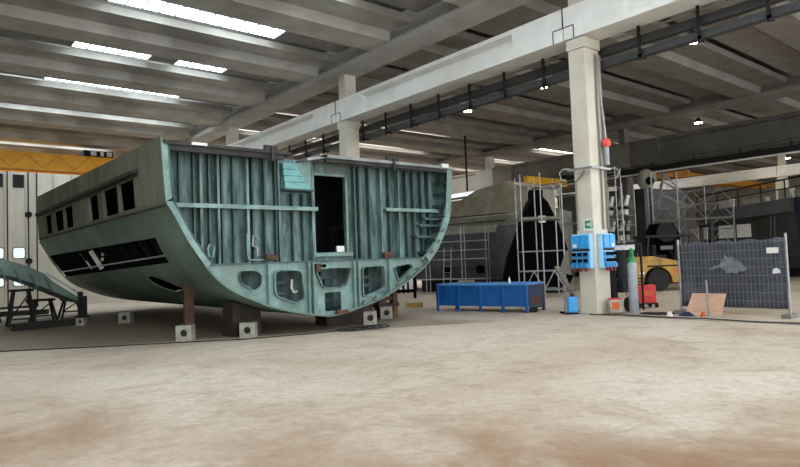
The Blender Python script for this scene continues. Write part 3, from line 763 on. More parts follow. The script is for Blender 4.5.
# conductor rail on brackets under the white crane beam
rl = thing('conductor_rail', 'dark conductor rail hung on brackets under the white crane beam', 'conductor rail', (16.1, 20, 7))
MB().box(16.0, 16.24, -2, 58, 7.16, 7.36).build('rail', 'darksteel', rl); MB().box(16.05, 16.25, -2, 58, 7.52, 7.76).build('rail', 'darksteel', rl); MB().tube([(15.95,-2,7.86),(15.95,58,7.86)], .03, 6).build('conduit', 'cablegrey', rl)
for i in range(28):
    y = 5.2 + 1.62*i
    if abs(y-10) < .35: continue
    b = MB(); b.box(15.86, 15.92, y-.04, y+.04, 7.02, 7.98); b.box(15.86, 16.2, y-.04, y+.04, 7.1, 7.18); b.build('bracket', 'blackm', rl)
r2 = thing('conductor_rail', 'dark conductor rail with pale lower edge below the dark crane beam', 'conductor rail', (37.1, 15, 6.7))
MB().box(36.95, 37.2, -3, 56, 6.82, 7.15).build('rail', 'blackm', r2); MB().tube([(36.9,-3,6.72),(36.9,56,6.72)], .055, 8).build('conduit', 'white', r2)
for i in range(20):
    MB().box(37.05, 37.12, 1+2.6*i, 1.1+2.6*i, 6.9, 7.4).build('bracket', 'blackm', r2)
# suspended cable trunking across the bay under the roof
# ------------------------------------------------------------------ things fixed to the socket box column
cx, cy = 15.19, 9.72
def sockets(c, ax, lab, w_=.62):
    """ax 'x': on the face towards -X, 'y': on the face towards -Y"""
    t = thing('socket_box', lab, 'socket box', c)
    def B(u0, u1, d0, d1, z0, z1):
        if ax == 'x': return (c[0]-d1, c[0]-d0, c[1]+u0, c[1]+u1, c[2]+z0, c[2]+z1)
        return (c[0]+u0, c[0]+u1, c[1]-d1, c[1]-d0, c[2]+z0, c[2]+z1)
    h = w_/2
    MB().box(*B(-h, h, 0, .16, 0, .98)).build('back_box', 'boxpale', t, bevel=.02)
    b = MB()
    for k in range(2): b.box(*B(-h+.02+k*h, -h+h*.97+k*h, .16, .22, .56, .95))
    b.build('breaker_cover', 'boxblue', t, bevel=.015)
    MB().box(*B(-h+.03, h-.03, .16, .19, .50, .55)).build('black_strip', 'blackm', t)
    for r in range(2):
        for k in range(3):
            u = -h+.11+k*(w_-.22)/2; z = .38-.18*r
            q = MB(); q.box(*B(u-.08, u+.08, .16, .23, z-.07, z+.08)); q.build('socket', 'boxblue', t)
            q = MB(); q.box(*B(u-.06, u+.06, .23, .27, z-.02, z+.07)); q.build('socket_lid', 'black', t)
    for k in range(4): MB().box(*B(-h+.06+k*.15, -h+.13+k*.15, .16, .26, .02, .13)).build('plug', 'boxblue', t)
    for k in range(3):
        u = -h+.12+k*.18; MB().box(*B(u-.035, u+.035, .18, .25, -.08, .03)).build('red_plug', 'redd', t)
    wt = MB(); wt.box(*B(-.02+.12, .10+.12, .22, .228, .6, .7)); wt.build('label_plate', 'white', t)
    return t
sockets((15.19, 10.06, 1.30), 'x', 'blue socket box with black flaps beside the green exit sign', .6)
sockets((15.62, 9.72, 1.30), 'y', 'blue socket box round the corner of the column, facing the red beacon side', .6)
sg = thing('exit_sign', 'small white sign with green running figure pictogram on the column', 'sign', (15.18, 9.86, 2.36))
MB().box(15.17, 15.19, 9.69, 10.03, 2.36, 2.72).build('plate', 'white', sg)
g = MB()
g.box(15.160, 15.17, 9.74, 9.98, 2.44, 2.655)
g.build('green_field', 'green', sg)
a = MB(); x = 15.155
a.prism([(9.80,2.55),(9.87,2.61),(9.87,2.57),(9.93,2.57),(9.93,2.53),(9.87,2.53),(9.87,2.49)], 'x', x, x+.006); a.prism([(9.76,2.46),(9.80,2.46),(9.80,2.64),(9.76,2.64)], 'x', x, x+.006)
a.build('white_arrow', 'white', sg)
bc = thing('warning_beacon', 'red warning beacon on a grey conduit at the column corner', 'beacon', (15.75, 9.62, 4.2))
MB().lathe((15.78, 9.55, 4.78), [(.11,0),(.13,.05),(.12,.18),(.06,.24)], 14).build('red_dome', 'redcoral', bc, smooth=True)
MB().tube([(15.78,9.55,4.25),(15.78,9.55,4.8)], .07, 10).build('horn', 'cylgrey', bc)
MB().tube([(15.78,9.55,5.0),(15.77,9.58,5.5),(15.76,9.63,6.1),(15.75,9.65,7.4)], .03, 8).build('conduit', 'galv', bc)
bk = thing('cable_bracket', 'grey steel bracket band with hooked arms round the white column', 'bracket', (15.5, 10, 4.1))
MB().box(15.05,15.10,9.58,10.42,4.12,4.18).box(15.95,16.0,9.58,10.42,4.12,4.18).box(15.1,15.95,9.58,9.63,4.12,4.18).box(15.1,15.95,10.37,10.42,4.12,4.18).build('band', 'galv', bk)
MB().tube([(15.1,10.3,4.17),(15.0,10.5,4.2),(14.98,10.62,4.1),(15.0,10.6,3.92),(15.1,10.5,3.85)], .025, 8).build('hook_arm', 'galv', bk)
MB().tube([(16.0,9.7,4.17),(16.3,9.6,4.2),(16.4,9.55,4.05),(16.3,9.6,3.9)], .025, 8).build('hook_arm', 'galv', bk)
for i, (pts, lab) in enumerate([([(15.14,9.9,4.1),(15.12,9.98,3.95),(15.13,10.2,3.8),(15.14,10.2,2.4)], 'bent grey conduit above the exit sign on the column'),
                   ([(15.66,9.68,7.5),(15.64,9.68,6.0),(15.66,9.68,4.2),(15.64,9.68,2.4)], 'grey cable down the shaded face of the white column, closer to its middle'),
                   ([(15.87,9.68,7.5),(15.87,9.68,5.6),(15.88,9.68,4.2),(15.87,9.68,2.4)], 'grey cable down the shaded face of the white column, at its far edge')]):
    tag(MB().tube(pts, .028, 8).build('conduit', 'cablegrey'), lab, 'conduit')
# small items round the column foot
ex = thing('junction_box', 'white box with orange red panel on the floor beside the column', 'box', (15.62, 9.45, 0))
MB().obox((15.62, 9.45, .22), (.36, .26, .36), -.7).build('case', 'whiteblock', ex, bevel=.015); MB().obox((15.52, 9.37, .24), (.2, .02, .2), -.7).build('orange_panel', 'amber', ex)
MB().obox((15.62, 9.45, .42), (.3, .2, .04), -.7).build('lid', 'red', ex)
mb = thing('power_reel', 'dark red and black reel behind the white box', 'cable reel', (16.2, 9.35, 0))
MB().disc((16.2, 9.40, .22), (.8,-.6,0), .2, .05, 18).build('side_disc', 'blackm', mb); MB().disc((16.4, 9.25, .22), (.8,-.6,0), .2, .05, 18).build('side_disc', 'blackm', mb); MB().disc((16.3, 9.325, .22), (.8,-.6,0), .13, .2, 16).build('drum', 'red', mb)
cl = thing('work_clothes', 'dark work clothes and hoses hanging beside the column', 'clothes', (16.4, 9.7, .5))
rr_ = random.Random(3)
for i, (x, y, w0, z0, z1) in enumerate([(16.35,9.9,.16,.35,1.9),(16.55,9.7,.2,.55,1.95),(16.75,9.5,.15,.45,1.8)]):
    rings = []
    for k in range(9):
        z = z1 + (z0-z1)*k/8; ww = w0*(.55+.5*math.sin(min(1, k/4)*PI/2)) * (1+.15*rr_.uniform(-1,1))
        rings.append([(x+ww*math.cos(a*PI/5)*1.0+.02*rr_.uniform(-1,1), y+ww*.7*math.sin(a*PI/5), z) for a in range(10)])
    MB().loft(rings).build('hanging_coat', 'fabric', cl, smooth=True)
MB().bar((16.1,10.05,1.95),(17.0,9.35,1.95),.05,.05).build('hanging_rail', 'blackm', cl); 
for x, y in ((16.1,10.05),(17.0,9.35)): MB().bar((x,y,0),(x,y,1.97),.05,.05).build('post', 'blackm', cl)
tag(MB().obox((16.2, 9.42, 1.86), (.62, .06, .14), -.66).build('steel_channel', 'galv'), 'short grey steel channel over the hanging clothes', 'channel')
gc = thing('gas_cylinder', 'tall grey gas cylinder with green shoulder and cap', 'gas cylinder', (15.85, 9.0, 0))
MB().lathe((15.85,9.0,0), [(.11,0),(.125,.03),(.125,1.40),(.12,1.43)], 18).build('body', 'cylgrey', gc, smooth=True)
MB().lathe((15.85,9.0,1.43), [(.12,0),(.11,.08),(.06,.18),(.045,.2)], 18).build('shoulder', 'cyl_green', gc, smooth=True)
MB().lathe((15.85,9.0,1.63), [(.06,0),(.065,.02),(.06,.16),(.02,.2)], 14).build('valve_cap', 'cyl_green', gc, smooth=True)
MB().tube([(15.8,8.95,1.65),(15.6,9.2,1.1),(15.75,9.15,.5),(16.1,9.0,.1)], .012, 6).build('hose', 'cable', gc)
wd_ = thing('welding_machine', 'red welding machine standing behind the gas cylinder', 'welding machine', (17.75, 9.72, 0))
MB().obox((17.75, 9.72, .42), (.58, .4, .56), -.65).build('case', 'red', wd_, bevel=.03)
MB().obox((17.61, 9.54, .46), (.4, .02, .14), -.65).build('front_panel', 'amber', wd_)
MB().tube([(17.5,9.87,.7),(17.53,9.85,.8),(17.95,9.52,.8),(17.97,9.5,.7)], .02, 8).build('handle', 'blackm', wd_)
for x, y in ((17.57,9.97),(17.97,9.67),(17.5,9.72),(17.9,9.42)): MB().disc((x,y,.08),(.8,-.6,0),.08,.05,12).build('wheel','rubber',wd_)
MB().obox((17.73, 9.71, .13), (.6,.42,.04), -.65).build('base_plate', 'blackm', wd_)
fl_ = thing('hose_heap', 'tangle of dark hoses on the floor by the gas cylinder', 'hoses', (15.9, 9.0, 0))
for j in range(5):
    MB().tube([(15.86+.03*j+.2*math.cos(a*.7+j), 8.55-.07*j+.25*math.sin(a*.7+j*2), .03) for a in range(9)], .022, 6).build('hose', 'cable', fl_)
can = thing('canister_stand', 'blue canister in a narrow leaning steel frame beside the column', 'canister', (15.0, 10.5, 0))
MB().obox((15.04,10.45,.27), (.28,.2,.46), -.69).build('tank', 'boxblue', can, bevel=.04); MB().lathe((15.04,10.45,.5), [(.04,0),(.04,.07),(.03,.09)], 10).build('screw_cap', 'blackm', can)
for u in (-.15, .15): MB().bar((15.0+u*.77, 10.52-u*.64, .02), (15.08+u*.77*.6, 10.52-u*.64*.6, 1.02), .03, .03).build('frame_bar', 'galv', can)
MB().obox((15.0,10.5,.02),(.4,.3,.03),-.69).build('base_plate','blackm',can)
MB().bar((14.86,10.6,.05),(14.86,10.75,.05),.06,.06).build('wheel','rubber',can)
lp = thing('leaning_plank', 'pale plank leaning against the scaffold beside the column', 'plank', (16.4, 12.1, 0))
MB().bar((15.85,11.05,0.62),(16.1,11.7,1.35),.16,.05).build('board','plank',lp); MB().bar((15.7,10.7,.02),(15.9,11.15,.70),.07,.05).build('strut','galv',lp)
tag(MB().prism([(0,0),(.42,.1),(.14,.72),(.06,.72)],'x',0,.08).build('hanging_sack', 'cablegrey'), 'grey sack hanging beside the blue socket box', 'sack').location = (15.1, 10.66, 1.12)

# ------------------------------------------------------------------ blue tank
A = Vector((13.96,14.94,0)); Bp = Vector((14.72,11.84,0)); Cc = Vector((15.68,11.95,0)); D = Cc + (A - Bp)
tk = thing('blue_tank', 'long blue steel tank on short legs with pale rim', 'tank', ((A+Cc)/2))
def wallq(p, q, z0, z1, nm, m, t=.04):
    d = (q-p).normalized(); n = Vector((-d.y, d.x, 0))*t/2
    b = MB().loft([[p-n+Vector((0,0,z0)), q-n+Vector((0,0,z0)), q-n+Vector((0,0,z1)), p-n+Vector((0,0,z1))], [p+n+Vector((0,0,z0)), q+n+Vector((0,0,z0)), q+n+Vector((0,0,z1)), p+n+Vector((0,0,z1))]])
    return b.build(nm, m, tk)
wallq(A, Bp, .18, .84, 'front_panel', 'blue'); wallq(Bp, Cc, .18, .84, 'end_panel', 'blued'); wallq(Cc, D, .18, .84, 'back_panel', 'blue'); wallq(D, A, .18, .84, 'end_panel', 'blue')  # near end panel darker: its shade put into the blue
MB().prism([(p.x, p.y) for p in (A, Bp, Cc, D)], 'z', .2, .24).build('tank_floor', 'blued', tk)
rm = MB()
for p, q in ((A,Bp),(Bp,Cc),(Cc,D),(D,A)): rm.bar(p+Vector((0,0,.87)), q+Vector((0,0,.87)), .12, .06)
rm.build('rim', 'bluerim', tk)
for i in range(5):
    p = A.lerp(Bp, i/4); p_ = p + (p-(A+Cc)/2)*0
    MB().bar(p+Vector((-.03,-.02,0)), p+Vector((-.03,-.02,.84)), .07, .07).build('leg', 'blue', tk)
for p in (Cc, D): MB().bar(p, p+Vector((0,0,.84)), .07, .07).build('leg', 'blued', tk)
MB().obox(Bp.lerp(Cc,.55)+Vector((-.02,-.03,.35)), (.45,.012,.2), .11).build('rust_patch', 'rust', tk)
for f in (.18, .42): MB().disc(Bp.lerp(Cc, f)+Vector((0,-.05,.07)), (.2,1,0), .07, .06, 12).build('caster', 'rubber', tk)
MB().bar(Bp.lerp(Cc,.1)+Vector((0,-.05,.15)), Bp.lerp(Cc,.9)+Vector((0,-.05,.15)), .05, .05).build('under_bar', 'blackm', tk)
tag(MB().lathe(A.lerp(Bp,.83)+Vector((.0,0,.9)), [(.035,0),(.035,.1),(.012,.16),(.012,.2)], 10).build('bottle', 'white'), 'small white bottle standing on the rim of the blue tank', 'bottle')
tag(MB().bar((14.6,17.4,.08),(15.1,17.0,.08),.2,.14).build('timber_beam','fyellow'), 'short yellow painted beam on the floor behind the hull', 'beam')

# steel rack of uprights seen past the hull edge
rk = thing('steel_rack', 'black steel rack of close uprights before an added white panel, behind the hull edge', 'rack', (17.5, 21.5, 0))
for i in range(9):
    p = Vector((16.6+.17*i*1.0, 22.3-.14*i*1.0, 0)); MB().bar(p+Vector((0,0,.25)), p+Vector((0,0,1.75)), .07, .07).build('upright','black',rk)
MB().bar((16.5,22.4,.35),(18.2,21.0,.35),.12,.14).build('rail','black',rk); MB().bar((16.5,22.4,1.75),(18.2,21.0,1.75),.1,.12).build('rail','black',rk)
for p in ((16.5,22.4),(18.2,21.0)): MB().bar((*p,0),(*p,1.8),.1,.1).build('leg','black',rk)
tag(MB().obox((17.75,22.15,1.0),(2.2,.05,1.5),-.69).build('backlight_board','white'), 'white board added behind the black steel rack for the light beyond its uprights', 'board')  # added white board stands for the light beyond the uprights

# ------------------------------------------------------------------ scaffolds
def scaffold(name, pts_front, depth, levels, h, lab, brace=True, planks=()):
    """pts_front: ground points along the front row; depth: vector to the back row"""
    F = [Vector((*p, 0)) for p in pts_front]; dv = Vector((*depth, 0))
    t = thing(name, lab, 'scaffold', (F[0]+F[-1]+dv)/2)
    hs = h if isinstance(h, list) else [h]*len(F)
    for p, hh in zip(F, hs):
        for q in (p, p+dv):
            MB().tube([q, q+Vector((0,0,hh))], .028, 6).build('standard', 'galv', t)
            MB().box(q.x-.08, q.x+.08, q.y-.08, q.y+.08, 0, .02).build('base_plate', 'galv', t)
    for z in levels:
        for o_ in (Vector((0,0,0)), dv):
            MB().tube([F[0]+o_+Vector((0,0,z)), F[-1]+o_+Vector((0,0,z))], .026, 6).build('ledger', 'galv', t)
        for p in F: MB().tube([p+Vector((0,0,z)), p+dv+Vector((0,0,z))], .026, 6).build('transom', 'galv', t)
    if brace:
        for i in range(len(F)-1):
            for za, zb in list(zip(levels[:-1], levels[1:]))[:(1 if brace is not True else 9)]:
                m = (F[i]+F[i+1])/2
                MB().tube([F[i]+Vector((0,0,za)), m+Vector((0,0,zb))], .02, 6).build('brace', 'galv', t); MB().tube([F[i+1]+Vector((0,0,za)), m+Vector((0,0,zb))], .02, 6).build('brace', 'galv', t)
    for z in planks:
        n = (F[0]+F[-1])/2
        b = MB().prism([(p.x, p.y) for p in (F[0], F[-1], F[-1]+dv, F[0]+dv)], 'z', z+.03, z+.08); b.build('platform', 'plank', t)
    return t
BOWPTS = [(19.35,15.63),(19.96,15.12),(20.61,14.58)]
scaffold("scaffold", BOWPTS, (.7,.84), [.35,1.1,1.9,3.2,4.5], [5.0,5.05,4.6], 'galvanised tube scaffold standing before the black bow', 1, (3.2,))
scaffold('scaffold', [(20.6,24.6),(21.1,23.4),(21.9,21.6),(22.4,20.4)], (.5,.25), [.7,1.7,2.15,2.6], 3.3, 'low tube scaffold along the charcoal hull behind the blue tank', False, (1.66,))
scaffold('scaffold', [(28.7,23.5),(28.2,20.5),(27.8,18.3),(27.4,16.2)], (1,.3), [3.4,5.0,5.7], 6.0, 'tall tube scaffold rising over the grey wrapped deckhouse', False)
lad = thing('ladder', 'steel ladder leaning on the low scaffold by the charcoal hull', 'ladder', (21.4,21.6,0))
for s in (-.18,.18): MB().tube([(20.6+s*.4,21.4-s,0),(21.35+s*.4,22.0-s,2.3)], .022, 6).build('rail','galv',lad)
rg = MB()
for i in range(7):
    f = (i+.7)/8; rg.tube([(20.6+.75*f-.072,21.4+.6*f+.18,2.3*f),(20.6+.75*f+.072,21.4+.6*f-.18,2.3*f)], .015, 6)
rg.build('rung','galv',lad)

# black bow
bw = thing('black_bow', 'matt black painted ship bow tapering to a rounded top', 'ship bow', (23.4,17.6,0))
c0 = Vector((22.45,17.12,0)); u = Vector((.77,-.64,0)); dpt = Vector((.64,.77,0))
prof = [(-1.35,.35),(-1.75,.7),(-1.5,1.7),(-.85,3.2),(-.36,4.2),(-.17,4.42),(-.17,4.75),(-.08,4.88),(.1,4.88),(.18,4.75),(.18,4.42),(.42,4.15),(.92,3.0),(1.3,1.7),(1.45,.8),(1.2,.35)]
rings = []
for k, (d, s) in enumerate([(-.2,.9),(0,1),(.8,.96),(1.6,.8)]):
    rings.append([c0 + u*p[0]*s + dpt*d + Vector((0,0,p[1]*(1 if k else .98))) for p in prof])
MB().loft(rings).build('bow_shell','black',bw)
MB().obox(c0+u*.05+dpt*-.3+Vector((0,0,3.35)), (.3,.06,.3), -.69).build('white_tag','white',bw)
MB().obox(c0+dpt*.8+Vector((0,0,.17)),(2,.8,.34),-.69).build('cradle','blackm',bw)
# charcoal hull with grey wrapped deckhouse
ch = thing('charcoal_hull', 'long charcoal hull block behind the tube scaffold', 'ship hull', (24.5,23,0))
hp = [(0,.6),(-.25,1.3),(-.3,3.1),(-.1,3.35),(3.4,3.35),(3.4,.6)]
rings = []
for y, x0 in ((20.4,23.5),(24,22.7),(29.5,21.6)):
    rings.append([(x0+p[0], y, p[1]) for p in hp])
MB().loft(rings).build('hull_shell','greyhull',ch)
MB().loft([[(23.3,20.4,3.0),(23.14,20.4,3.0),(23.14,20.4,3.35),(23.3,20.4,3.35)],[(21.36,29.5,3.0),(21.2,29.5,3.0),(21.2,29.5,3.35),(21.36,29.5,3.35)]]).build('gunwale','tan',ch)
for y in (21.4,23.4,25.6): MB().disc((23.62-(y-18.6)*.21,y,1.15),(1,.2,0),.22,.12,18).build('porthole','black',ch)
for y in (21.2,24.5,28): MB().box(23.2-(y-18.6)*.2, 24.2, y-.3, y+.3, 0, .62).build('cradle','blackm',ch)
sp = thing('deckhouse', 'grey wrapped deckhouse standing on the charcoal hull', 'deckhouse', (25,23,3.35))
rings = []
for y, x0, z in ((19.7,24.6,5.2),(20.8,24.3,5.7),(22.6,23.9,5.4),(24,23.6,4.75),(29.4,22.5,4.35)):
    rings.append([(x0,y,3.36),(x0-.05,y,3.9),(x0+.25,y,4.0),(x0+.35,y,z),(x0+2.6,y,z),(x0+2.6,y,3.36)])
MB().loft(rings).build('wrapped_shell','tan',sp)
lb = MB(); lb.bar((24.2,20.6,3.98),(22.6,29.3,3.98),.05,.06); lb.bar((24.17,20.6,3.62),(22.5,29.3,3.62),.04,.05); lb.build('ledge','deck',sp)
st2 = thing('deckhouse', 'larger grey wrapped superstructure further back under the dark crane beam', 'deckhouse', (33.5,29,0))
MB().prism([(24,0),(34,0),(34,5.2),(33,5.4),(26,5.2),(24,4.6)],'x',32,35).build('wrapped_shell','tan',st2)
lb = MB()
for z in (3.0,3.8,4.5): lb.box(31.92,32,24.1,33.9,z,z+.12)
lb.build('ledge','deck',st2)
bs = thing('light_strip', 'bright white strip light over the grey wrapped superstructure', 'strip light', (30.5,29.4,6.05))
MB().box(30.45,30.55,27.9,30.9,6.05,6.3).build('diffuser','winlit',bs); MB().box(30.4,30.6,27.8,31,6.3,6.36).build('housing','white',bs); MB().box(30.46,30.54,29.2,29.3,6.36,10.5).build('hanger','blackm',bs)
# ------------------------------------------------------------------ forklift
fk = thing('forklift', 'yellow forklift with black cab parked behind the red welding machine', 'forklift', (26.4,13.2,0))
FR = Matrix.Rotation(math.radians(-39), 3, 'Z'); FO = Vector((25.9,13.7,0))
def fk_build(mb, nm, m, par=None, **k):
    mb.v = [FR @ p + FO for p in mb.v]; return mb.build(nm, m, par or fk, **k)
fk_build(MB().holed([(-1.3,.35),(-.72,.35)] + [(-.1+.6*math.cos(a), .45+.6*math.sin(a)) for a in [PI*(1-i/10) for i in range(1,10)]] + [(.52,.35),(2.3,.3),(2.35,1.0),(1.1,1.22),(-.3,1.52),(-1.15,1.5),(-1.38,1.2)], [], 'y', -.7, .7), 'body', 'fyellow', bevel=.03)
fk_build(MB().box(-.55,1.6,-.72,-.7,1.05,1.12), 'side_stripe', 'blackm')
for y in (-.62,.62):
    for x, r in ((-.1,.47),(2.0,.47)):
        w_ = fk_build(MB().tube([(x,y-.16,.47),(x,y+.16,.47)], r, 26), 'wheel', 'rubber'); fk_build(MB().tube([(x,y-.175,.47),(x,y+.175,.47)], .22, 18), 'hub', 'blackm', w_)
for x, y in ((-.5,-.62),(1.3,-.62),(-.5,.62),(1.3,.62)): fk_build(MB().bar((x,y,1.3),(x+.1,y,2.35),.08,.08), 'cab_post', 'blackm')
fk_build(MB().box(-.55,1.5,-.68,.68,2.33,2.42), 'roof_guard', 'blackm')
fk_build(MB().box(.0,.5,-.3,.3,1.4,1.55).box(-.1,.05,-.3,.3,1.5,2.0), 'seat', 'fabric'); fk_build(MB().tube([(1.0,0,1.3),(.8,0,1.75)],.025,8), 'steering_column', 'blackm')
fk_build(MB().box(2.4,2.55,-.5,-.38,.2,2.9).box(2.4,2.55,.38,.5,.2,2.9).box(2.4,2.5,-.5,.5,2.7,2.82), 'mast', 'blackm'); fk_build(MB().box(2.55,3.6,-.4,-.28,.15,.2).box(2.55,3.6,.28,.4,.15,.2), 'fork', 'blackm')
fk_build(MB().box(-1.0,-.4,-.72,-.70,.55,.6), 'badge_strip', 'blackm'); fk_build(MB().box(.6,1.5,-.705,-.70,.75,.9), 'orange_panel', 'amber')
fk_build(MB().box(-.9,-.7,-.735,-.7,.75,.85).box(1.3,1.55,-.735,-.7,.42,.5), 'light', 'white')
# ------------------------------------------------------------------ fence and things before it
fe = thing('mesh_fence', 'temporary wire fence panel covered with black cloth and pale smear', 'fence panel', (16.5,6.65,0))
for y, h in ((5.36,2.04),(7.98,2.0)): MB().tube([(16.5,y,0),(16.5,y,h)], .03, 10).build('post','galv',fe)
MB().box(16.2,16.8,5.26,5.46,0,.1).build('foot_block','concd',fe); MB().box(16.2,16.8,7.88,8.08,0,.1).build('foot_block','concd',fe)
wm = MB()
for i in range(27): wm.tube([(16.49,5.4+.0985*i,.16),(16.49,5.4+.0985*i,1.92)], .0045, 5, False)
for i in range(9): wm.tube([(16.49,5.38,.18+.21*i),(16.49,7.97,.18+.21*i)], .0045, 5, False)
wm.build('wire_mesh','cablegrey',fe)
ct = []; ny, nz = 28, 12; rr_ = random.Random(5); cv = []; cf = []
for i in range(ny+1):
    for j in range(nz+1):
        y = 5.4+2.56*i/ny; z = .2+1.72*j/nz
        if j == nz: z += .03*math.sin(i*.9) - .03*(i/ny)
        cv.append((16.53+.018*math.sin(i*1.3+j*.6)+.012*rr_.uniform(-1,1), y, z))
for i in range(ny):
    for j in range(nz): a = i*(nz+1)+j; cf.append((a,a+1,a+nz+2,a+nz+1))
n = len(cv); o_ = MB().add(cv, cf); o_.build('windbreak_cloth','cloth',fe,smooth=True).modifiers.new('thick','SOLIDIFY').thickness = .006
sm_ = MB().prism([(7.2,1.16),(7.05,1.28),(6.9,1.31),(6.87,1.42),(6.80,1.45),(6.79,1.56),(6.70,1.49),(6.58,1.5),(6.5,1.42),(6.38,1.36),(6.33,1.26),(6.24,1.2),(6.3,1.12),(6.44,1.13),(6.5,1.06),(6.62,1.1),(6.74,1.07),(6.8,1.17),(6.93,1.24),(7.05,1.19)],'x',16.475,16.481).build('pale_smear','smear',fe)
MB().box(16.465,16.48,5.52,5.78,1.56,1.70).build('white_notice','white',fe); MB().prism([(5.5,1.08),(5.68,1.06),(5.66,1.18),(5.58,1.2),(5.52,1.16)],'x',16.468,16.48).build('white_tag','white',fe)
bd = thing('plywood_sheet','pinkish plywood sheet leaning against the fence','plywood sheet',(16.2,7.3,0))
MB().loft([[(16.12,7.72,0),(16.30,6.86,0),(16.45,6.78,.56),(16.40,7.62,.56)],[(16.14,7.72,0),(16.32,6.86,0),(16.47,6.78,.56),(16.42,7.62,.56)]]).build('sheet','wood',bd)
po = thing('steel_pole','thin upright steel pole before the plywood sheet','pole',(16.1,7.08,0)); MB().tube([(16.1,7.08,0),(16.12,7.12,.92)],.028,10).build('tube','galv',po); MB().disc((16.1,7.08,.01),(0,0,1),.09,.02,14).build('foot','galv',po)
rgm = []
rr_ = random.Random(9); rings = []
for k in range(6):
    f = k/5; rings.append([(15.9+.02*k*.3+(.14-.10*f)*math.cos(a*PI/6)*(1+.25*rr_.uniform(-1,1)), 7.57+(.22-.16*f)*math.sin(a*PI/6)*(1+.25*rr_.uniform(-1,1)), .11*f+.0) for a in range(12)])
tag(MB().loft(rings).build('cloth_rag','ragblue',smooth=True),'crumpled navy rag on the floor before the plywood','rag')
for i,(x,y,m,s,lab) in enumerate([(15.66,7.9,'white',.065,'small white lump on the floor beside the navy rag'),(15.93,7.16,'amber',.05,'small orange scrap on the floor before the plywood')]):
    rings = [[(x+s*(1-.5*k/3)*math.cos(a*PI/5)*(1+.2*rr_.uniform(-1,1)), y+s*1.5*(1-.5*k/3)*math.sin(a*PI/5)*(1+.2*rr_.uniform(-1,1)), .06*k/3*2) for a in range(10)] for k in range(4)]
    tag(MB().loft(rings).build('scrap',m),lab,'scrap')

# ------------------------------------------------------------------ navy vessel behind the fence with scaffold
nv = thing('navy_vessel','large navy and black vessel behind the fence with white lit windows','ship',(40,12,0))
def ring_n(x0,y,top): return [(x0+.9,y,.5),(x0+.2,y,2.0),(x0,y,top-.9),(x0-.05,y,top),(x0+6,y,top),(x0+6,y,.5)]
MB().loft([ring_n(38.6,17.3,4.0),ring_n(38.2,14,4.15),ring_n(37.4,11.6,4.35)]).build('hull_shell','navyd',nv)
MB().loft([ring_n(37.4,11.6,4.35),ring_n(36.3,9.6,4.4),ring_n(35.6,6.0,4.6),ring_n(36,0,4.9)]).build('hull_shell','navy',nv)
MB().loft([[(38.5,17.3,3.3),(38.3,17.3,3.3),(38.3,17.3,4.02),(38.5,17.3,4.02)],[(37.3,11.6,3.6),(37.1,11.6,3.6),(37.1,11.6,4.35),(37.3,11.6,4.35)]]).build('rubbing_strake','greybelt',nv)
for a,b in ((16.6,17.2),(15.0,15.9),(14.0,14.8)):
    MB().loft([[(38.36-(17.3-a)*.17,a,2.35),(38.30-(17.3-a)*.17,a,2.35),(38.30-(17.3-a)*.17,a,3.1),(38.36-(17.3-a)*.17,a,3.1)],[(38.36-(17.3-b)*.17,b,2.35),(38.30-(17.3-b)*.17,b,2.35),(38.30-(17.3-b)*.17,b,3.1),(38.36-(17.3-b)*.17,b,3.1)]]).build('lit_window','white',nv)
rl_ = MB()
for k in range(9):
    y = 17.2-1.3*k; x = 38.4-(17.3-y)*.2; z = 4.0+(17.3-y)*.06; MB().tube([(x,y,z),(x,y,z+1.0)],.04,6).build('rail_post','blackm',nv)
MB().tube([(38.4,17.2,5.0),(37.2,11.6,5.4),(35.9,6.8,5.7)],.05,6).build('hand_rail','blackm',nv); MB().tube([(38.4,17.2,4.55),(37.2,11.6,4.9),(35.9,6.8,5.2)],.03,6).build('hand_rail','blackm',nv)
MB().bar((37.5,12.9,2.3),(37.1,12.7,3.4),.05,.05).build('bow_strut','greybelt',nv); MB().bar((37.5,12.7,2.3),(37.1,12.5,3.4),.05,.05).build('bow_strut','greybelt',nv)
MB().box(39,44,2,17,0,.5).build('cradle','blackm',nv)
for i,(x,y,w2,h,lab) in enumerate([(40.5,16.4,.8,.7,'pale crate on the navy vessel deck by the scaffold'),(40.5,14.6,1.2,.55,'pale crate on the navy vessel deck, second from the scaffold'),(40.3,12.9,.6,.8,'tall pale crate on the navy vessel deck'),(40.2,11.5,1.4,.5,'low pale crate on the deck before the distant column')]):
    q = thing('deck_crate',lab,'crate',(x,y,4.1),'crates on the navy deck'); zz = (4.0+(17.3-y)*.0455 if y > 14 else 4.15+(14-y)*.0833 if y > 11.6 else 4.35)+.012+.045*w2/2
    MB().box(x-.4,x+.4,y-w2/2,y+w2/2,zz,zz+h).build('case','whiteblock',q); MB().box(x-.44,x+.44,y-w2/2-.04,y+w2/2+.04,zz+h,zz+h+.06).build('lid','wallb',q)
scaffold('scaffold', [(34.9,18.3),(35.4,17.0),(36.0,15.7),(36.6,14.4)], (.9,.4), [1.5,2.9,3.5,4.4,5.2], [6.6,6.4,5.6,4.6], 'cluttered tube scaffold by the bow of the navy vessel', True, (3.5,))
scaffold('scaffold', [(29.6,18.75),(29.6,17.95),(29.6,17.15)], (1.4,.1), [1.3,2.3,3.2,4.2], 5.4, 'dense tube scaffold seen between the white and dark columns', True, (2.3,3.67))
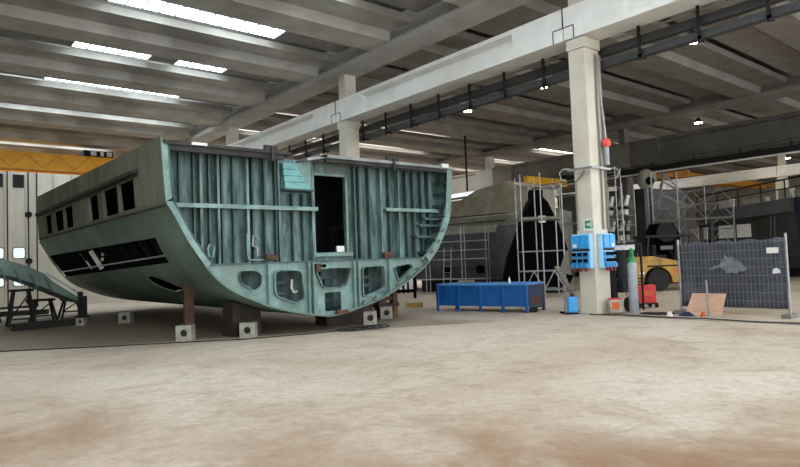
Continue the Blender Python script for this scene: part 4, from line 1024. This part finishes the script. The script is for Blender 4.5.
# pale bent boards and vents stacked in the scaffolds
for i in range(8):
    x = 30.1+.08*(i % 4); y = (18.5,18.2,17.7,17.4)[i % 4]; zz = 2.385 if i < 4 else 3.755
    q = thing('wrapped_pipe','white wrapped pipe standing in the dense scaffold','pipe',(x,y,zz),'wrapped pipes in the scaffold')
    MB().tube([(x,y,zz),(x,y,zz+.1),(x+.05,y,zz+.55),(x+.2,y-.06,zz+1.05)],[.13,.13,.12,.09],10).build('pipe','white' if i % 3 else 'tan',q); MB().tube([(x+.03,y,zz+.28),(x+.04,y,zz+.5)],.145,10).build('band','blackm',q)
bh = thing('black_machine','black machinery block in the scaffold behind the forklift','machine',(31,15,0))
MB().loft([[(31,16.5,0),(31.9,15.3,0),(32.9,16.1,0),(32.0,17.3,0)],[(31,16.5,2.6),(31.9,15.3,2.6),(32.9,16.1,2.6),(32,17.3,2.6)],[(31.3,16.5,3.2),(31.9,15.6,3.2),(32.5,16.1,3.2),(31.9,17,3.2)]]).build('housing','black',bh)
MB().disc((31.35,15.75,2.7),(.8,.6,0),.5,.3,20).build('round_cover','blackm',bh); MB().obox((31.4,15.8,1.9),(.1,.6,.2),.64).build('vent','cablegrey',bh)
dk = thing('dark_backdrop_block','dark block added at the back as a backdrop behind the scaffolds','ship hull',(41.5,24,0))  # added block, gives the dark gaps behind the scaffolds
MB().loft([[(39.5,20.6,.4),(39.1,20.6,6.0),(44,20.6,6.0),(44,20.6,.4)],[(39.5,28,.4),(39,28,6.3),(44,28,6.3),(44,28,.4)]]).build('hull_shell','navyd',dk); MB().box(40,43.5,21,27.5,0,.42).build('cradle','blackm',dk)
hf = thing('curved_cowl','pale curved cowl beside the dark column top','cowl',(36.5,19.4,4.5))
MB().lathe((36.2,19.3,5.7),[(.35,0),(.5,.3),(.48,.8),(.3,1.1),(.1,1.2)],18).build('shell','tan',hf,smooth=True); MB().disc((35.98,18.95,6.1),(.5,.8,0),.26,.2,18).build('opening','black',hf); MB().box(36.1,36.3,19.2,19.4,0,5.7).build('stand','galv',hf)
ls = thing('lattice_boom','grey triangular lattice boom above the scaffold by the dark column','boom',(36.5,17.8,4.5))
for a,b in (((36.85,19.00,4.4),(37.15,18.60,6.6)),((37.15,18.60,6.6),(37.65,17.00,4.4)),((36.85,19.00,4.4),(37.65,17.00,4.4)),((36.95,18.85,5.3),(37.45,17.60,5.3)),((36.95,18.80,5.3),(37.55,17.30,4.4)),((37.05,18.70,6.1),(37.45,17.60,5.3))): MB().bar(a,b,.12,.12).build('boom_member','galv',ls)
MB().box(37.1,37.5,17.9,18.3,0,4.5).build('stand','galv',ls)

# ------------------------------------------------------------------ light
wld = bpy.data.worlds.new('World'); SC.world = wld; wld.use_nodes = True
bg = wld.node_tree.nodes['Background']; bg.inputs['Color'].default_value = (0.93, 0.97, 1.0, 1); bg.inputs['Strength'].default_value = 3.4
SC.view_settings.view_transform = 'Standard'; SC.view_settings.look = 'None'; SC.view_settings.gamma = 1; SC.view_settings.exposure = 0.12
try: SC.view_settings.use_curve_mapping = False
except Exception: pass
SC.cycles.use_denoising = True
SC.cycles.max_bounces = 8; SC.cycles.diffuse_bounces = 5
